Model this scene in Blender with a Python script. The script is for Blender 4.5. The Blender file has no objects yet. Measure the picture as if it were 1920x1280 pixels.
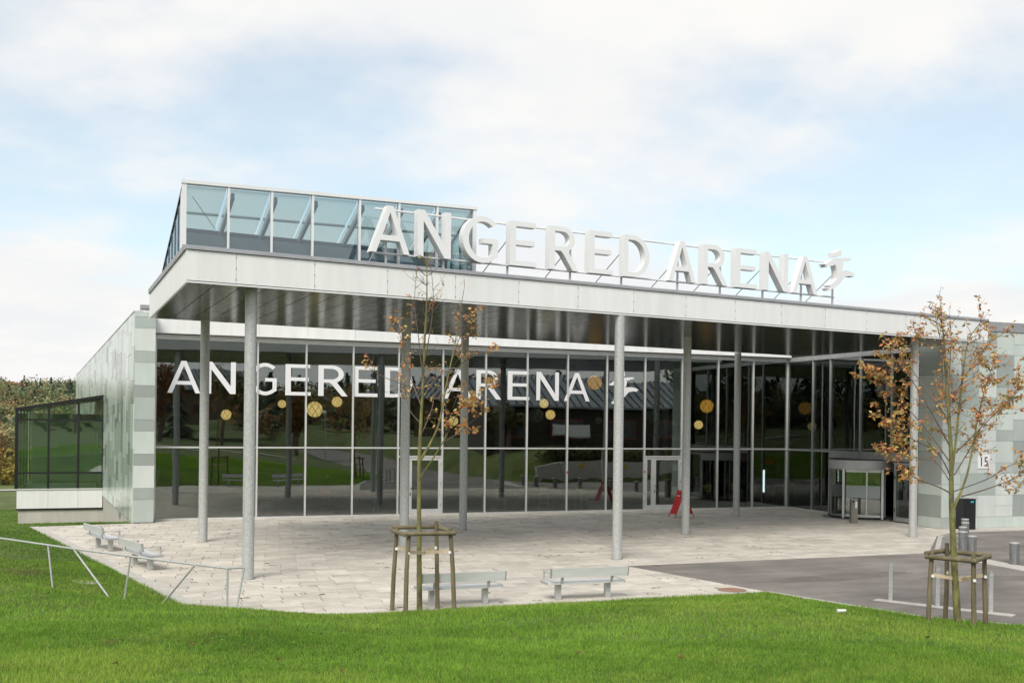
import bpy, bmesh, math, random
import numpy as np
from mathutils import Vector, Matrix

# ------------------------------------------------------------------ camera, sky, sun, exposure
S = bpy.context.scene
COL = S.collection
R = math.radians
CAM = Vector((-1.409, -41.094, 3.70))
YAW, ROLL, FPX = R(20.678), R(0.673), 1975.0
FW = Vector((math.sin(YAW), math.cos(YAW), 0)); RT = Vector((math.cos(YAW), -math.sin(YAW), 0)); UP = Vector((0, 0, 1))
cd = bpy.data.cameras.new('camera'); cam = bpy.data.objects.new('camera', cd); COL.objects.link(cam)
cx_ = RT * math.cos(ROLL) + UP * math.sin(ROLL); cy_ = UP * math.cos(ROLL) - RT * math.sin(ROLL); cz_ = -FW
cam.matrix_world = Matrix(((cx_.x, cy_.x, cz_.x, CAM.x), (cx_.y, cy_.y, cz_.y, CAM.y), (cx_.z, cy_.z, cz_.z, CAM.z), (0, 0, 0, 1)))
cd.sensor_width = 36; cd.lens = FPX / 1920 * 36; cd.shift_y = 155.1 / 1920; cd.clip_start = 0.1; cd.clip_end = 3000
S.camera = cam

SUN_DIR = Vector((-0.46, -0.62, 0.80)).normalized()     # towards the sun
SUN_EL = math.asin(SUN_DIR.z); SUN_AZ = math.atan2(SUN_DIR.x, SUN_DIR.y)
sd_ = bpy.data.lights.new('sun', 'SUN'); sd_.energy = 1.5; sd_.angle = R(28); sd_.color = (1, .94, .86)
sun = bpy.data.objects.new('sun', sd_); COL.objects.link(sun); sun.rotation_euler = SUN_DIR.to_track_quat('Z', 'Y').to_euler()

W = bpy.data.worlds.new('World'); S.world = W; W.use_nodes = True
def build_world():
    nt = W.node_tree; nt.nodes.clear(); N = nt.nodes.new; L = nt.links.new
    out = N('ShaderNodeOutputWorld'); bg = N('ShaderNodeBackground'); bg.inputs['Strength'].default_value = 0.13
    sky = N('ShaderNodeTexSky'); sky.sky_type = 'NISHITA'; sky.sun_disc = False
    sky.sun_elevation = SUN_EL; sky.sun_rotation = SUN_AZ; sky.air_density = 1.0; sky.dust_density = 0.6; sky.ozone_density = 1.2
    tc = N('ShaderNodeTexCoord'); sep = N('ShaderNodeSeparateXYZ'); L(tc.outputs['Generated'], sep.inputs[0])
    def m(op, a, b=None, clamp=False):
        n = N('ShaderNodeMath'); n.operation = op; n.use_clamp = clamp
        for i, v in enumerate((a, b)):
            if v is None: continue
            if isinstance(v, (int, float)): n.inputs[i].default_value = v
            else: L(v, n.inputs[i])
        return n.outputs[0]
    zz = m('ADD', m('MAXIMUM', sep.outputs[2], 0.0), 0.16)
    u = m('DIVIDE', sep.outputs[0], zz); v = m('DIVIDE', sep.outputs[1], zz)
    cmb = N('ShaderNodeCombineXYZ'); L(u, cmb.inputs[0]); L(v, cmb.inputs[1]); cmb.inputs[2].default_value = 21.1
    n1 = N('ShaderNodeTexNoise'); n1.inputs['Scale'].default_value = 0.62; n1.inputs['Detail'].default_value = 7; n1.inputs['Roughness'].default_value = .52; n1.inputs['Distortion'].default_value = .35
    L(cmb.outputs[0], n1.inputs['Vector'])
    n2 = N('ShaderNodeTexNoise'); n2.inputs['Scale'].default_value = 1.9; n2.inputs['Detail'].default_value = 6; n2.inputs['Roughness'].default_value = .55
    L(cmb.outputs[0], n2.inputs['Vector'])
    den = m('ADD', m('MULTIPLY', n1.outputs[0], .78), m('MULTIPLY', n2.outputs[0], .22))
    hor = m('MULTIPLY', m('SUBTRACT', 1.0, m('MULTIPLY', m('MAXIMUM', sep.outputs[2], 0.0), 5.2), True), 0.20)   # cloud decks close up towards the horizon
    den = m('ADD', den, hor)
    rp = N('ShaderNodeValToRGB'); L(den, rp.inputs[0])
    rp.color_ramp.interpolation = 'EASE'
    rp.color_ramp.elements[0].position = .41; rp.color_ramp.elements[0].color = (.46, .46, .46, 1)
    rp.color_ramp.elements[1].position = .55; rp.color_ramp.elements[1].color = (1, 1, 1, 1)
    # thicker parts of the cloud are a touch greyer
    rc = N('ShaderNodeValToRGB'); L(n2.outputs[0], rc.inputs[0])
    rc.color_ramp.elements[0].position = .35; rc.color_ramp.elements[0].color = (.90, .915, .93, 1)
    rc.color_ramp.elements[1].position = .62; rc.color_ramp.elements[1].color = (1, .985, .96, 1)
    sc1 = N('ShaderNodeVectorMath'); sc1.operation = 'SCALE'; L(rc.outputs[0], sc1.inputs[0]); sc1.inputs['Scale'].default_value = 3.5
    sc2 = N('ShaderNodeVectorMath'); sc2.operation = 'MULTIPLY'; L(sky.outputs[0], sc2.inputs[0]); sc2.inputs[1].default_value = (.64, .70, .63)
    mx = N('ShaderNodeMix'); mx.data_type = 'RGBA'; L(rp.outputs[0], mx.inputs[0]); L(sc2.outputs[0], mx.inputs[6]); L(sc1.outputs[0], mx.inputs[7])
    L(mx.outputs[2], bg.inputs['Color']); L(bg.outputs[0], out.inputs[0])
build_world()
S.view_settings.view_transform = 'Standard'; S.view_settings.look = 'None'; S.view_settings.exposure = 1.12; S.view_settings.gamma = 1
S.view_settings.use_curve_mapping = False
S.render.engine = 'CYCLES'
S.cycles.max_bounces = 8; S.cycles.glossy_bounces = 5; S.cycles.transparent_max_bounces = 24; S.cycles.diffuse_bounces = 3
S.cycles.use_denoising = True
S.cycles.sample_clamp_indirect = 6

rng = np.random.default_rng(7); random.seed(7)

# ------------------------------------------------------------------ helpers
class MB:
    """collects shapes; build() links them as one mesh object"""
    def __init__(s): s.v = []; s.f = []
    def add(s, vs, fs):
        o = len(s.v); s.v += [tuple(p) for p in vs]; s.f += [tuple(i + o for i in f) for f in fs]; return s
    def box(s, x0, x1, y0, y1, z0, z1):
        return s.add([(x0,y0,z0),(x1,y0,z0),(x1,y1,z0),(x0,y1,z0),(x0,y0,z1),(x1,y0,z1),(x1,y1,z1),(x0,y1,z1)],
                     [(0,3,2,1),(4,5,6,7),(0,1,5,4),(1,2,6,5),(2,3,7,6),(3,0,4,7)])
    def bar(s, a, b, w, h=None, up=(0, 0, 1)):
        """box-section bar from a to b"""
        a = Vector(a); b = Vector(b); h = h or w; d = (b - a).normalized(); u = Vector(up)
        if abs(d.dot(u)) > .98: u = Vector((1, 0, 0))
        x = d.cross(u).normalized() * w / 2; y = x.cross(d).normalized() * h / 2
        vs = [a-x-y, a+x-y, a+x+y, a-x+y, b-x-y, b+x-y, b+x+y, b-x+y]
        return s.add(vs, [(0,1,2,3),(7,6,5,4),(0,4,5,1),(1,5,6,2),(2,6,7,3),(3,7,4,0)])
    def prism(s, poly, z0, z1):
        n = len(poly); ar = sum(poly[i][0]*poly[(i+1)%n][1]-poly[(i+1)%n][0]*poly[i][1] for i in range(n))
        if ar < 0: poly = poly[::-1]
        vs = [(x,y,z0) for x,y in poly] + [(x,y,z1) for x,y in poly]
        return s.add(vs, [tuple(range(n))[::-1], tuple(range(n,2*n))] + [(i,(i+1)%n,n+(i+1)%n,n+i) for i in range(n)])
    def hexa(s, bottom, top):
        """8 corner solid from two quads"""
        return s.add(list(bottom)+list(top), [(0,3,2,1),(4,5,6,7),(0,1,5,4),(1,2,6,5),(2,3,7,6),(3,0,4,7)])
    def tube(s, pts, rad, n=8, cap=True):
        pts = [Vector(p) for p in pts]; rad = rad if hasattr(rad, '__len__') else [rad]*len(pts)
        o = len(s.v); prev = None
        for i, p in enumerate(pts):
            d = (pts[min(i+1,len(pts)-1)] - pts[max(i-1,0)]).normalized()
            if prev is None:
                u = Vector((0,0,1)) if abs(d.z) < .9 else Vector((1,0,0)); x = d.cross(u).normalized()
            else: x = (prev - d*prev.dot(d)).normalized()
            prev = x; y = d.cross(x)
            for k in range(n):
                a = 2*math.pi*k/n; q = p + (x*math.cos(a)+y*math.sin(a))*rad[i]; s.v.append(tuple(q))
        for i in range(len(pts)-1):
            for k in range(n):
                a=o+i*n+k; b=o+i*n+(k+1)%n; s.f.append((a,b,b+n,a+n))
        if cap:
            s.f.append(tuple(o+k for k in range(n))[::-1]); e=o+(len(pts)-1)*n; s.f.append(tuple(e+k for k in range(n)))
        return s
    def cyl(s, x, y, z0, z1, r, n=24): return s.tube([(x,y,z0),(x,y,z1)], r, n)
    def build(s, name, mat, parent=None, smooth=False, kind=None):
        o0 = root_loc(parent) if parent else Vector((0,0,0))
        vs = s.v if o0.length == 0 else [(a-o0.x, b-o0.y, c-o0.z) for a,b,c in s.v]
        me = bpy.data.meshes.new(name); me.from_pydata(vs, [], s.f); me.update()
        if smooth: shade(me)
        return link(name, me, mat, parent, kind)
def shade(me, ang=40):
    me.polygons.foreach_set('use_smooth', [True]*len(me.polygons))
    try: me.set_sharp_from_angle(angle=R(ang))
    except Exception: pass
def root_loc(p):
    while p.parent: p = p.parent
    return p.location.copy()
def link(name, me, mat=None, parent=None, kind=None):
    o = bpy.data.objects.new(name, me); COL.objects.link(o)
    if mat and not me.materials: me.materials.append(mat)
    if parent: o.parent = parent
    if kind: o['kind'] = kind
    return o
def thing(name, label, cat, loc=(0,0,0), rz=0, group=None):
    o = bpy.data.objects.new(name, None); COL.objects.link(o); o.location = loc; o.rotation_euler = (0,0,rz); o.empty_display_size = .2
    return tag(o, label, cat, group)
def tag(o, label, cat, group=None):
    o['label'] = label; o['category'] = cat
    if group: o['group'] = group
    return o
def copy_tree(o, parent=None):
    c = o.copy(); COL.objects.link(c); c.parent = parent
    for ch in list(o.children): copy_tree(ch, c)
    return c
def np_mesh(name, verts, tri, mat, parent=None, kind=None, color=None, smooth=False):
    """big mesh from numpy arrays; tri is (n,k) faces"""
    verts = np.asarray(verts, np.float32); tri = np.asarray(tri, np.int32); k = tri.shape[1]
    me = bpy.data.meshes.new(name); me.vertices.add(len(verts)); me.vertices.foreach_set('co', verts.ravel())
    me.loops.add(tri.size); me.loops.foreach_set('vertex_index', tri.ravel())
    me.polygons.add(len(tri)); me.polygons.foreach_set('loop_start', np.arange(0, tri.size, k, dtype=np.int32))
    if color is not None:
        at = me.color_attributes.new('tint', 'FLOAT_COLOR', 'POINT'); c4 = np.ones((len(verts),4), np.float32); c4[:,:3] = color
        at.data.foreach_set('color', c4.ravel())
    me.update(); me.validate()
    if smooth: me.polygons.foreach_set('use_smooth', [True]*len(me.polygons))
    return link(name, me, mat, parent, kind)

# ------------------------------------------------------------------ materials
def pmat(name, c1, c2=None, scale=4, rough=.6, metal=0, bump=0, bscale=60, rnd=0, detail=5, stretch=None, spec=.5, coord='Object', ramp=(.35,.65), emit=None, noise_rough=.6):
    m = bpy.data.materials.new(name); m.use_nodes = True; nt = m.node_tree; N = nt.nodes.new; L = nt.links.new
    b = nt.nodes['Principled BSDF']; b.inputs['Roughness'].default_value = rough; b.inputs['Metallic'].default_value = metal
    b.inputs['Specular IOR Level'].default_value = spec
    tc = N('ShaderNodeTexCoord'); vec = tc.outputs[coord]
    if stretch:
        mp = N('ShaderNodeMapping'); mp.inputs['Scale'].default_value = stretch; L(vec, mp.inputs[0]); vec = mp.outputs[0]
    if rnd:      # shift the pattern from object to object
        oi = N('ShaderNodeObjectInfo'); ad = N('ShaderNodeVectorMath'); ad.operation = 'ADD'
        ml = N('ShaderNodeMath'); ml.operation = 'MULTIPLY'; L(oi.outputs['Random'], ml.inputs[0]); ml.inputs[1].default_value = 57.0
        L(vec, ad.inputs[0]); L(ml.outputs[0], ad.inputs[1]); vec = ad.outputs[0]
    col = None
    if c2:
        n = N('ShaderNodeTexNoise'); n.inputs['Scale'].default_value = scale; n.inputs['Detail'].default_value = detail; n.inputs['Roughness'].default_value = noise_rough; L(vec, n.inputs['Vector'])
        r = N('ShaderNodeValToRGB'); L(n.outputs[0], r.inputs[0])
        r.color_ramp.elements[0].position = ramp[0]; r.color_ramp.elements[1].position = ramp[1]
        r.color_ramp.elements[0].color = (*c1,1); r.color_ramp.elements[1].color = (*c2,1); col = r.outputs[0]
    if rnd:
        hs = N('ShaderNodeHueSaturation'); mr = N('ShaderNodeMapRange'); L(oi.outputs['Random'], mr.inputs[0])
        mr.inputs[3].default_value = 1-rnd; mr.inputs[4].default_value = 1+rnd; L(mr.outputs[0], hs.inputs['Value'])
        if col: L(col, hs.inputs['Color'])
        else: hs.inputs['Color'].default_value = (*c1,1)
        col = hs.outputs[0]
    if col: L(col, b.inputs['Base Color'])
    else: b.inputs['Base Color'].default_value = (*c1,1)
    if bump:
        n = N('ShaderNodeTexNoise'); n.inputs['Scale'].default_value = bscale; n.inputs['Detail'].default_value = 4; L(vec, n.inputs['Vector'])
        bp = N('ShaderNodeBump'); bp.inputs['Strength'].default_value = bump; bp.inputs['Distance'].default_value = .02; L(n.outputs[0], bp.inputs['Height']); L(bp.outputs[0], b.inputs['Normal'])
    if emit:
        b.inputs['Emission Color'].default_value = (*emit[0],1); b.inputs['Emission Strength'].default_value = emit[1]
    return m
def stain(m, scale=.35, lo=.82, hi=1.08, stretch=(1,1,1)):
    """broad weathering that runs across neighbouring pieces"""
    nt = m.node_tree; N = nt.nodes.new; L = nt.links.new; b = nt.nodes['Principled BSDF']; src = b.inputs['Base Color'].links[0].from_socket
    g = N('ShaderNodeNewGeometry'); mp = N('ShaderNodeMapping'); mp.inputs['Scale'].default_value = stretch; L(g.outputs['Position'], mp.inputs[0])
    n = N('ShaderNodeTexNoise'); n.inputs['Scale'].default_value = scale; n.inputs['Detail'].default_value = 6; n.inputs['Roughness'].default_value = .65; L(mp.outputs[0], n.inputs['Vector'])
    mr = N('ShaderNodeMapRange'); L(n.outputs[0], mr.inputs[0]); mr.inputs[1].default_value = .32; mr.inputs[2].default_value = .68; mr.inputs[3].default_value = lo; mr.inputs[4].default_value = hi
    v = N('ShaderNodeVectorMath'); v.operation = 'SCALE'; L(src, v.inputs[0]); L(mr.outputs[0], v.inputs['Scale']); L(v.outputs[0], b.inputs['Base Color']); return m
def glass(name, tint, base=.06, gain=1.0, gtint=(1,1,1), wave=.02, wscale=.8, ior=1.5, rough=0.0):
    """coated architectural glazing: see-through tint plus a mirror reflection, slightly wavy"""
    m = bpy.data.materials.new(name); m.use_nodes = True; nt = m.node_tree; nt.nodes.clear(); N = nt.nodes.new; L = nt.links.new
    out = N('ShaderNodeOutputMaterial'); mix = N('ShaderNodeMixShader'); tr = N('ShaderNodeBsdfTransparent'); gl = N('ShaderNodeBsdfGlossy')
    tr.inputs[0].default_value = (*tint,1); gl.inputs[0].default_value = (*gtint,1); gl.inputs['Roughness'].default_value = rough
    fr = N('ShaderNodeFresnel'); fr.inputs[0].default_value = ior
    ma = N('ShaderNodeMath'); ma.operation = 'MULTIPLY_ADD'; ma.use_clamp = True; L(fr.outputs[0], ma.inputs[0]); ma.inputs[1].default_value = gain; ma.inputs[2].default_value = base
    tc = N('ShaderNodeTexCoord'); oi = N('ShaderNodeObjectInfo'); ad = N('ShaderNodeVectorMath'); ad.operation = 'ADD'
    sc = N('ShaderNodeMath'); sc.operation = 'MULTIPLY'; L(oi.outputs['Random'], sc.inputs[0]); sc.inputs[1].default_value = 31.
    L(tc.outputs['Object'], ad.inputs[0]); L(sc.outputs[0], ad.inputs[1])
    n = N('ShaderNodeTexNoise'); n.inputs['Scale'].default_value = wscale; n.inputs['Detail'].default_value = 1; L(ad.outputs[0], n.inputs['Vector'])
    bp = N('ShaderNodeBump'); bp.inputs['Strength'].default_value = 1; bp.inputs['Distance'].default_value = wave; L(n.outputs[0], bp.inputs['Height']); L(bp.outputs[0], gl.inputs['Normal'])
    L(ma.outputs[0], mix.inputs[0]); L(tr.outputs[0], mix.inputs[1]); L(gl.outputs[0], mix.inputs[2]); L(mix.outputs[0], out.inputs[0])
    return m
def tintmat(name, rough=.6, trans=.3, spec=.3):
    """uses the mesh's own per-leaf colour; leaves let some light through"""
    m = bpy.data.materials.new(name); m.use_nodes = True; nt = m.node_tree; N = nt.nodes.new; L = nt.links.new
    b = nt.nodes['Principled BSDF']; b.inputs['Roughness'].default_value = rough; b.inputs['Specular IOR Level'].default_value = spec
    a = N('ShaderNodeVertexColor'); a.layer_name = 'tint'; L(a.outputs[0], b.inputs['Base Color'])
    tl = N('ShaderNodeBsdfTranslucent'); L(a.outputs[0], tl.inputs[0]); mx = N('ShaderNodeMixShader'); mx.inputs[0].default_value = trans
    L(b.outputs[0], mx.inputs[1]); L(tl.outputs[0], mx.inputs[2]); L(mx.outputs[0], nt.nodes['Material Output'].inputs[0])
    return m
def ribbed(name, c, rough=.4, metal=.0, period=.03, axis='Z', rnd=.03, c2=None, depth=.004, spec=.5):
    """pressed sheet cladding with fine corrugation"""
    m = pmat(name, c, c2 or tuple(v*.88 for v in c), scale=1.2, rough=rough, metal=metal, rnd=rnd, spec=spec, stretch=(1,1,.35))
    nt = m.node_tree; N = nt.nodes.new; L = nt.links.new; b = nt.nodes['Principled BSDF']
    tc = N('ShaderNodeTexCoord'); w = N('ShaderNodeTexWave'); w.bands_direction = axis; w.inputs['Scale'].default_value = 1/period/ (2*math.pi) * 2 * math.pi / 3.18; w.inputs['Distortion'].default_value = 0
    L(tc.outputs['Object'], w.inputs['Vector']); bp = N('ShaderNodeBump'); bp.inputs['Strength'].default_value = .5; bp.inputs['Distance'].default_value = depth
    L(w.outputs[1], bp.inputs['Height']); L(bp.outputs[0], b.inputs['Normal'])
    return m

M = {}
M['slab'] = pmat('concrete_paving', (.51,.465,.395), (.63,.585,.51), scale=2.2, rough=.85, bump=.25, bscale=90, rnd=.12); stain(M['slab'], .45, .87, 1.05)
M['bedding'] = pmat('mossy_joint_sand', (.03,.026,.016), (.075,.065,.04), scale=5, rough=1)
M['kerb'] = pmat('kerb_concrete', (.43,.405,.36), (.53,.505,.46), scale=5, rough=.85, bump=.2)
M['asphalt'] = pmat('asphalt', (.165,.146,.131), (.255,.228,.207), scale=.42, rough=.9, bump=.35, bscale=220, detail=9); stain(M['asphalt'], 1.6, .82, 1.15, (.35,1.2,1))
M['patch'] = pmat('worn_asphalt', (.135,.12,.112), (.19,.168,.156), scale=1.2, rough=.95, bump=.3, bscale=200)
M['tactile'] = pmat('dark_paver', (.20,.19,.175), (.27,.26,.24), scale=6, rough=.85)
M['rust'] = pmat('rusty_iron', (.26,.13,.08), (.33,.2,.14), scale=14, rough=.85)
M['white_panel'] = pmat('white_composite_panel', (.79,.79,.78), (.815,.815,.805), scale=2.5, rough=.38, rnd=.02, stretch=(1,1,.12))
stain(M['white_panel'], 1.3, .92, 1.02, (2.5,2.5,.3))
M['white_sign'] = pmat('white_lacquer', (.77,.77,.775), (.80,.80,.805), scale=.8, rough=.35)
M['coping'] = pmat('grey_coping', (.30,.30,.31), (.36,.36,.37), scale=2, rough=.45, metal=.3)
M['alu'] = pmat('pale_aluminium', (.66,.66,.65), (.74,.74,.73), scale=3, rough=.35, metal=.35)
M['alu_dark'] = pmat('grey_aluminium', (.38,.39,.39), (.45,.46,.46), scale=3, rough=.4, metal=.4)
M['alu_mid'] = pmat('satin_aluminium', (.50,.51,.51), (.57,.58,.58), scale=3, rough=.4, metal=.3)
M['galv'] = pmat('galvanised_steel', (.37,.38,.37), (.60,.61,.60), scale=16, rough=.45, metal=.3, ramp=(.3,.72), detail=8, noise_rough=.75, bump=.04, bscale=30)
M['soffit'] = pmat('soffit_panel', (.14,.144,.136), (.18,.184,.174), scale=1.5, rough=.17, metal=.75, bump=.05, bscale=26, stretch=(.25,2.2,1), rnd=.05)
M['dark'] = pmat('dark_gap', (.02,.02,.02), rough=.8)
M['black_frame'] = pmat('black_frame', (.012,.012,.013), rough=.35)
M['fibre'] = pmat('wall_concrete', (.42,.40,.36), (.52,.5,.45), scale=1.6, rough=.9, bump=.2, stretch=(1,1,.3))
M['clad'] = [ribbed('cladding_pale_green', (.55,.61,.57), rough=.33), ribbed('cladding_mid_green', (.42,.47,.44), rough=.33), ribbed('cladding_grey', (.33,.365,.345), rough=.36), ribbed('cladding_light', (.62,.66,.63), rough=.3)]
M['tile'] = [pmat('glass_tile_pale', (.52,.60,.545), (.58,.66,.60), rough=.2, rnd=.06, spec=.8), pmat('glass_tile_mid', (.38,.45,.40), (.43,.50,.45), rough=.2, rnd=.06, spec=.8), pmat('glass_tile_grey', (.25,.295,.265), (.30,.345,.31), rough=.2, rnd=.06, spec=.8)]
M['glass'] = glass('facade_glass', (.72,.77,.745), base=.125, gain=1.0, gtint=(.96,1,.985), wave=.0035, wscale=.55)
M['glass_top'] = glass('lantern_glass', (.79,.86,.87), base=.06, gain=1.0, gtint=(.92,.96,.98), wave=.002)
M['glass_roof'] = glass('roof_glass', (.90,.96,.95), base=.03, gain=.8, gtint=(.9,1,1), wave=.001)
M['glass_green'] = glass('annex_glass', (.84,.92,.87), base=.15, gain=1.0, gtint=(.92,1,.95), wave=.006)
def fritted(name, col, mixv):
    m = bpy.data.materials.new(name); m.use_nodes = True; nt = m.node_tree; nt.nodes.clear(); N = nt.nodes.new; L = nt.links.new
    o = N('ShaderNodeOutputMaterial'); mx = N('ShaderNodeMixShader'); mx.inputs[0].default_value = mixv; a = N('ShaderNodeBsdfTransparent'); a.inputs[0].default_value = (.93,.97,.96,1); b = N('ShaderNodeBsdfTranslucent'); b.inputs[0].default_value = (*col,1)
    L(a.outputs[0], mx.inputs[1]); L(b.outputs[0], mx.inputs[2]); L(mx.outputs[0], o.inputs[0]); return m
M['glass_frit'] = fritted('fritted_roof_glass', (.54,.58,.57), .55)
M['frost_light'] = pmat('pale_frosted_band', (.40,.44,.43), rough=.5)
M['frost'] = pmat('frosted_band', (.17,.19,.185), rough=.5)
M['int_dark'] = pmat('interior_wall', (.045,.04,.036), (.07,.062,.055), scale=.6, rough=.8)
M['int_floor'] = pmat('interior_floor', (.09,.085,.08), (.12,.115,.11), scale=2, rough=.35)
M['int_col'] = pmat('interior_column', (.18,.22,.21), (.22,.26,.25), rough=.6)
M['lantern_in'] = pmat('lantern_plaster', (.20,.245,.285), (.25,.30,.34), scale=.8, rough=.8)
M['lantern_beam'] = pmat('lantern_beam', (.27,.31,.33), (.33,.37,.39), rough=.5)
M['lantern_dark'] = pmat('lantern_duct', (.075,.09,.14), rough=.6)
M['wood_stake'] = pmat('weathered_pine', (.10,.085,.045), (.23,.19,.12), scale=7, rough=.9, bump=.5, bscale=40, stretch=(1,1,.18), ramp=(.3,.7))
M['strap'] = pmat('hessian_strap', (.50,.40,.27), (.6,.5,.36), scale=20, rough=.9)
M['bark'] = pmat('mossy_bark', (.075,.062,.04), (.24,.235,.075), scale=9, rough=.9, bump=.5, bscale=50, stretch=(1,1,.4), ramp=(.3,.65))
M['twig'] = pmat('twig_bark', (.12,.085,.07), (.2,.14,.11), scale=8, rough=.85)
M['leaf'] = tintmat('autumn_leaf', .55, .3)
M['foliage'] = tintmat('foliage', .7, .25)
M['grass_blade'] = tintmat('grass_blade', .55, .48)
M['soil'] = pmat('lawn_ground', (.06,.088,.02), (.125,.155,.04), scale=.8, rough=1, detail=9, bump=.6, bscale=25)
M['red'] = pmat('red_plastic', (.55,.015,.02), (.62,.03,.03), scale=4, rough=.4)
M['white'] = pmat('white_paint', (.8,.8,.8), rough=.5)
M['black'] = pmat('black_plastic', (.015,.015,.017), rough=.4)
M['steel'] = pmat('brushed_steel', (.24,.22,.2), (.3,.28,.255), scale=8, rough=.4, metal=.6, stretch=(1,1,.1))
M['yellow'] = pmat('mustard_plastic', (.72,.64,.18), rough=.5)
M['lamp_lit'] = pmat('lit_globe', (.78,.58,.26), (.82,.66,.34), scale=6, rough=.6, emit=((1,.66,.24), .6))
M['lamp_orange'] = pmat('orange_globe', (.6,.33,.08), (.68,.4,.12), scale=6, rough=.6, emit=((1,.45,.06), .32))
M['lamp_off'] = pmat('green_glass_globe', (.30,.40,.34), (.38,.48,.42), scale=5, rough=.5)
M['net'] = pmat('rope_net', (.12,.10,.06), rough=.9)
M['neon'] = pmat('neon_red', (.8,.02,.02), rough=.4, emit=((1,.04,.04), 5.0))
M['screen'] = pmat('cooler_light', (.8,.85,.9), rough=.4, emit=((.8,.9,1), 1.2))
M['teal'] = pmat('teal_sign', (.02,.22,.25), rough=.4, emit=((.0,.4,.5), .25))
M['brick_dark'] = pmat('dark_timber', (.035,.028,.022), (.06,.05,.04), scale=3, rough=.85, stretch=(.3,.3,6))
M['brown_wall'] = pmat('brown_render', (.13,.10,.065), (.18,.14,.09), scale=2, rough=.9)
M['roofmetal'] = pmat('seam_roof', (.22,.235,.245), (.29,.30,.31), scale=.8, rough=.45, metal=.3)
M['redframe'] = pmat('red_window_frame', (.30,.05,.035), rough=.6)
M['pane_dark'] = pmat('house_pane', (.03,.035,.04), rough=.08, spec=.8)
M['redroof'] = pmat('red_roof', (.42,.14,.09), rough=.8)
M['yellowsign'] = pmat('yellow_sign', (.6,.42,.04), rough=.5)
M['path'] = pmat('gravel_path', (.36,.33,.3), (.44,.41,.37), scale=3, rough=.95)

# ------------------------------------------------------------------ plan of the place (metres; facade on Y = 0)
PLAZA = [(-3.8,-1.55),(-.8,-1.06),(-.02,-1.06),(-.02,-.02),(27.67,-.02),(27.67,-8.9),(27.38,-8.95),(27.38,-10.1),(27.2,-11.2),(25.5,-11.95),(21.5,-15.95),(11.26,-16.1),(12.4,-20.95),(.66,-20.95)]
ROAD = [(11.26,-16.1),(21.5,-15.95),(25.5,-11.95),(27.2,-11.2),(27.38,-10.05),(70,-10.05),(70,-24),(33,-22.9),(24,-20.9),(22.3,-26),(21.9,-35.5),(25.6,-64.5),(27,-110),(21.5,-110),(19.6,-82),(17.8,-55),(17.2,-40),(16.4,-30),(15.0,-26.1),(13.62,-24.6),(12.95,-22.6),(12.4,-20.95)]
LAWN = [(.66,-20.95),(.05,-21.05),(-4.6,-14.1),(-14,0),(-60,60),(-400,400),(-400,760),(400,760),(400,0),(46,0),(46,-9.9),(27.3,-9.9),(27,-.5),(0,-.5),(-.9,-1.1),(-3.8,-1.55)]
def poly_sd(poly, X, Y):
    """signed distance, negative inside"""
    X = np.asarray(X, float); Y = np.asarray(Y, float); d = np.full(X.shape, 1e9); ins = np.zeros(X.shape, bool); n = len(poly)
    for i in range(n):
        ax, ay = poly[i]; bx, by = poly[(i+1) % n]; ex, ey = bx-ax, by-ay
        t = np.clip(((X-ax)*ex+(Y-ay)*ey)/(ex*ex+ey*ey), 0, 1); d = np.minimum(d, np.hypot(X-ax-t*ex, Y-ay-t*ey))
        c = (ay > Y) != (by > Y)
        with np.errstate(divide='ignore', invalid='ignore'): ins ^= c & (X < ex*(Y-ay)/(ey if ey else 1e-12)+ax)
    return np.where(ins, -d, d)
def sstep(a, b, x):
    t = np.clip((np.asarray(x, float)-a)/(b-a), 0, 1); return t*t*(3-2*t)
def waves(X, Y):
    return .035*np.sin(X*.9+1.3*np.sin(Y*.45))+.03*np.sin(Y*1.1+X*.35)+.05*np.sin(X*.31-Y*.27)
def ground(X, Y):
    X = np.asarray(X, float); Y = np.asarray(Y, float)
    sp = poly_sd(PLAZA, X, Y); sr = poly_sd(ROAD, X, Y); sl = poly_sd(LAWN, X, Y)
    d = np.minimum(np.minimum(sp, sr), sl); dp = np.maximum(d, 0)
    left = 1-sstep(-1.5, 3.5, X)
    west = left*(.62*sstep(0, 2.5, dp)+3.4*(1-np.exp(-dp/45)))+(1-left)*4.0*(1-np.exp(-dp/33))
    east = 2.1*(1-np.exp(-dp/1.3))
    e = sstep(20.5, 22.5, X)*sstep(-15, -20, Y)
    z = west*(1-e)+east*e+sstep(-110, -260, Y)*5*sstep(0, 30, dp)
    z = z+waves(X, Y)*np.clip(dp/5, 0, 1)*.5
    # the lawn left of the plaza falls away towards the annex and a wooded valley beyond
    q = np.maximum(Y+1.0, 0); fall = -np.minimum(.098*q, 1.62)-.006*np.maximum(Y-17, 0)*(Y < 62)-(Y >= 62)*.27
    fall = fall-9.0*sstep(60, 190, Y)+(25+3.5*np.sin(X*.031+1.2)+2.0*np.sin(X*.083))*sstep(215, 470, Y)
    lawn = fall*sstep(0, 1.5, -sl)+.12*np.exp(-((X+4.5)/2.5)**2)*np.exp(-((Y+9)/6)**2)*sstep(0, 1.2, np.minimum(-sl, sp))
    z = np.where(sl < 0, lawn, z)
    edge = np.clip(np.minimum(sp, sr)/.32, 0, 1)
    z = -.14+(z+.14)*edge
    return z
def gz(x, y): return float(ground(np.array([x]), np.array([y]))[0])

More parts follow.
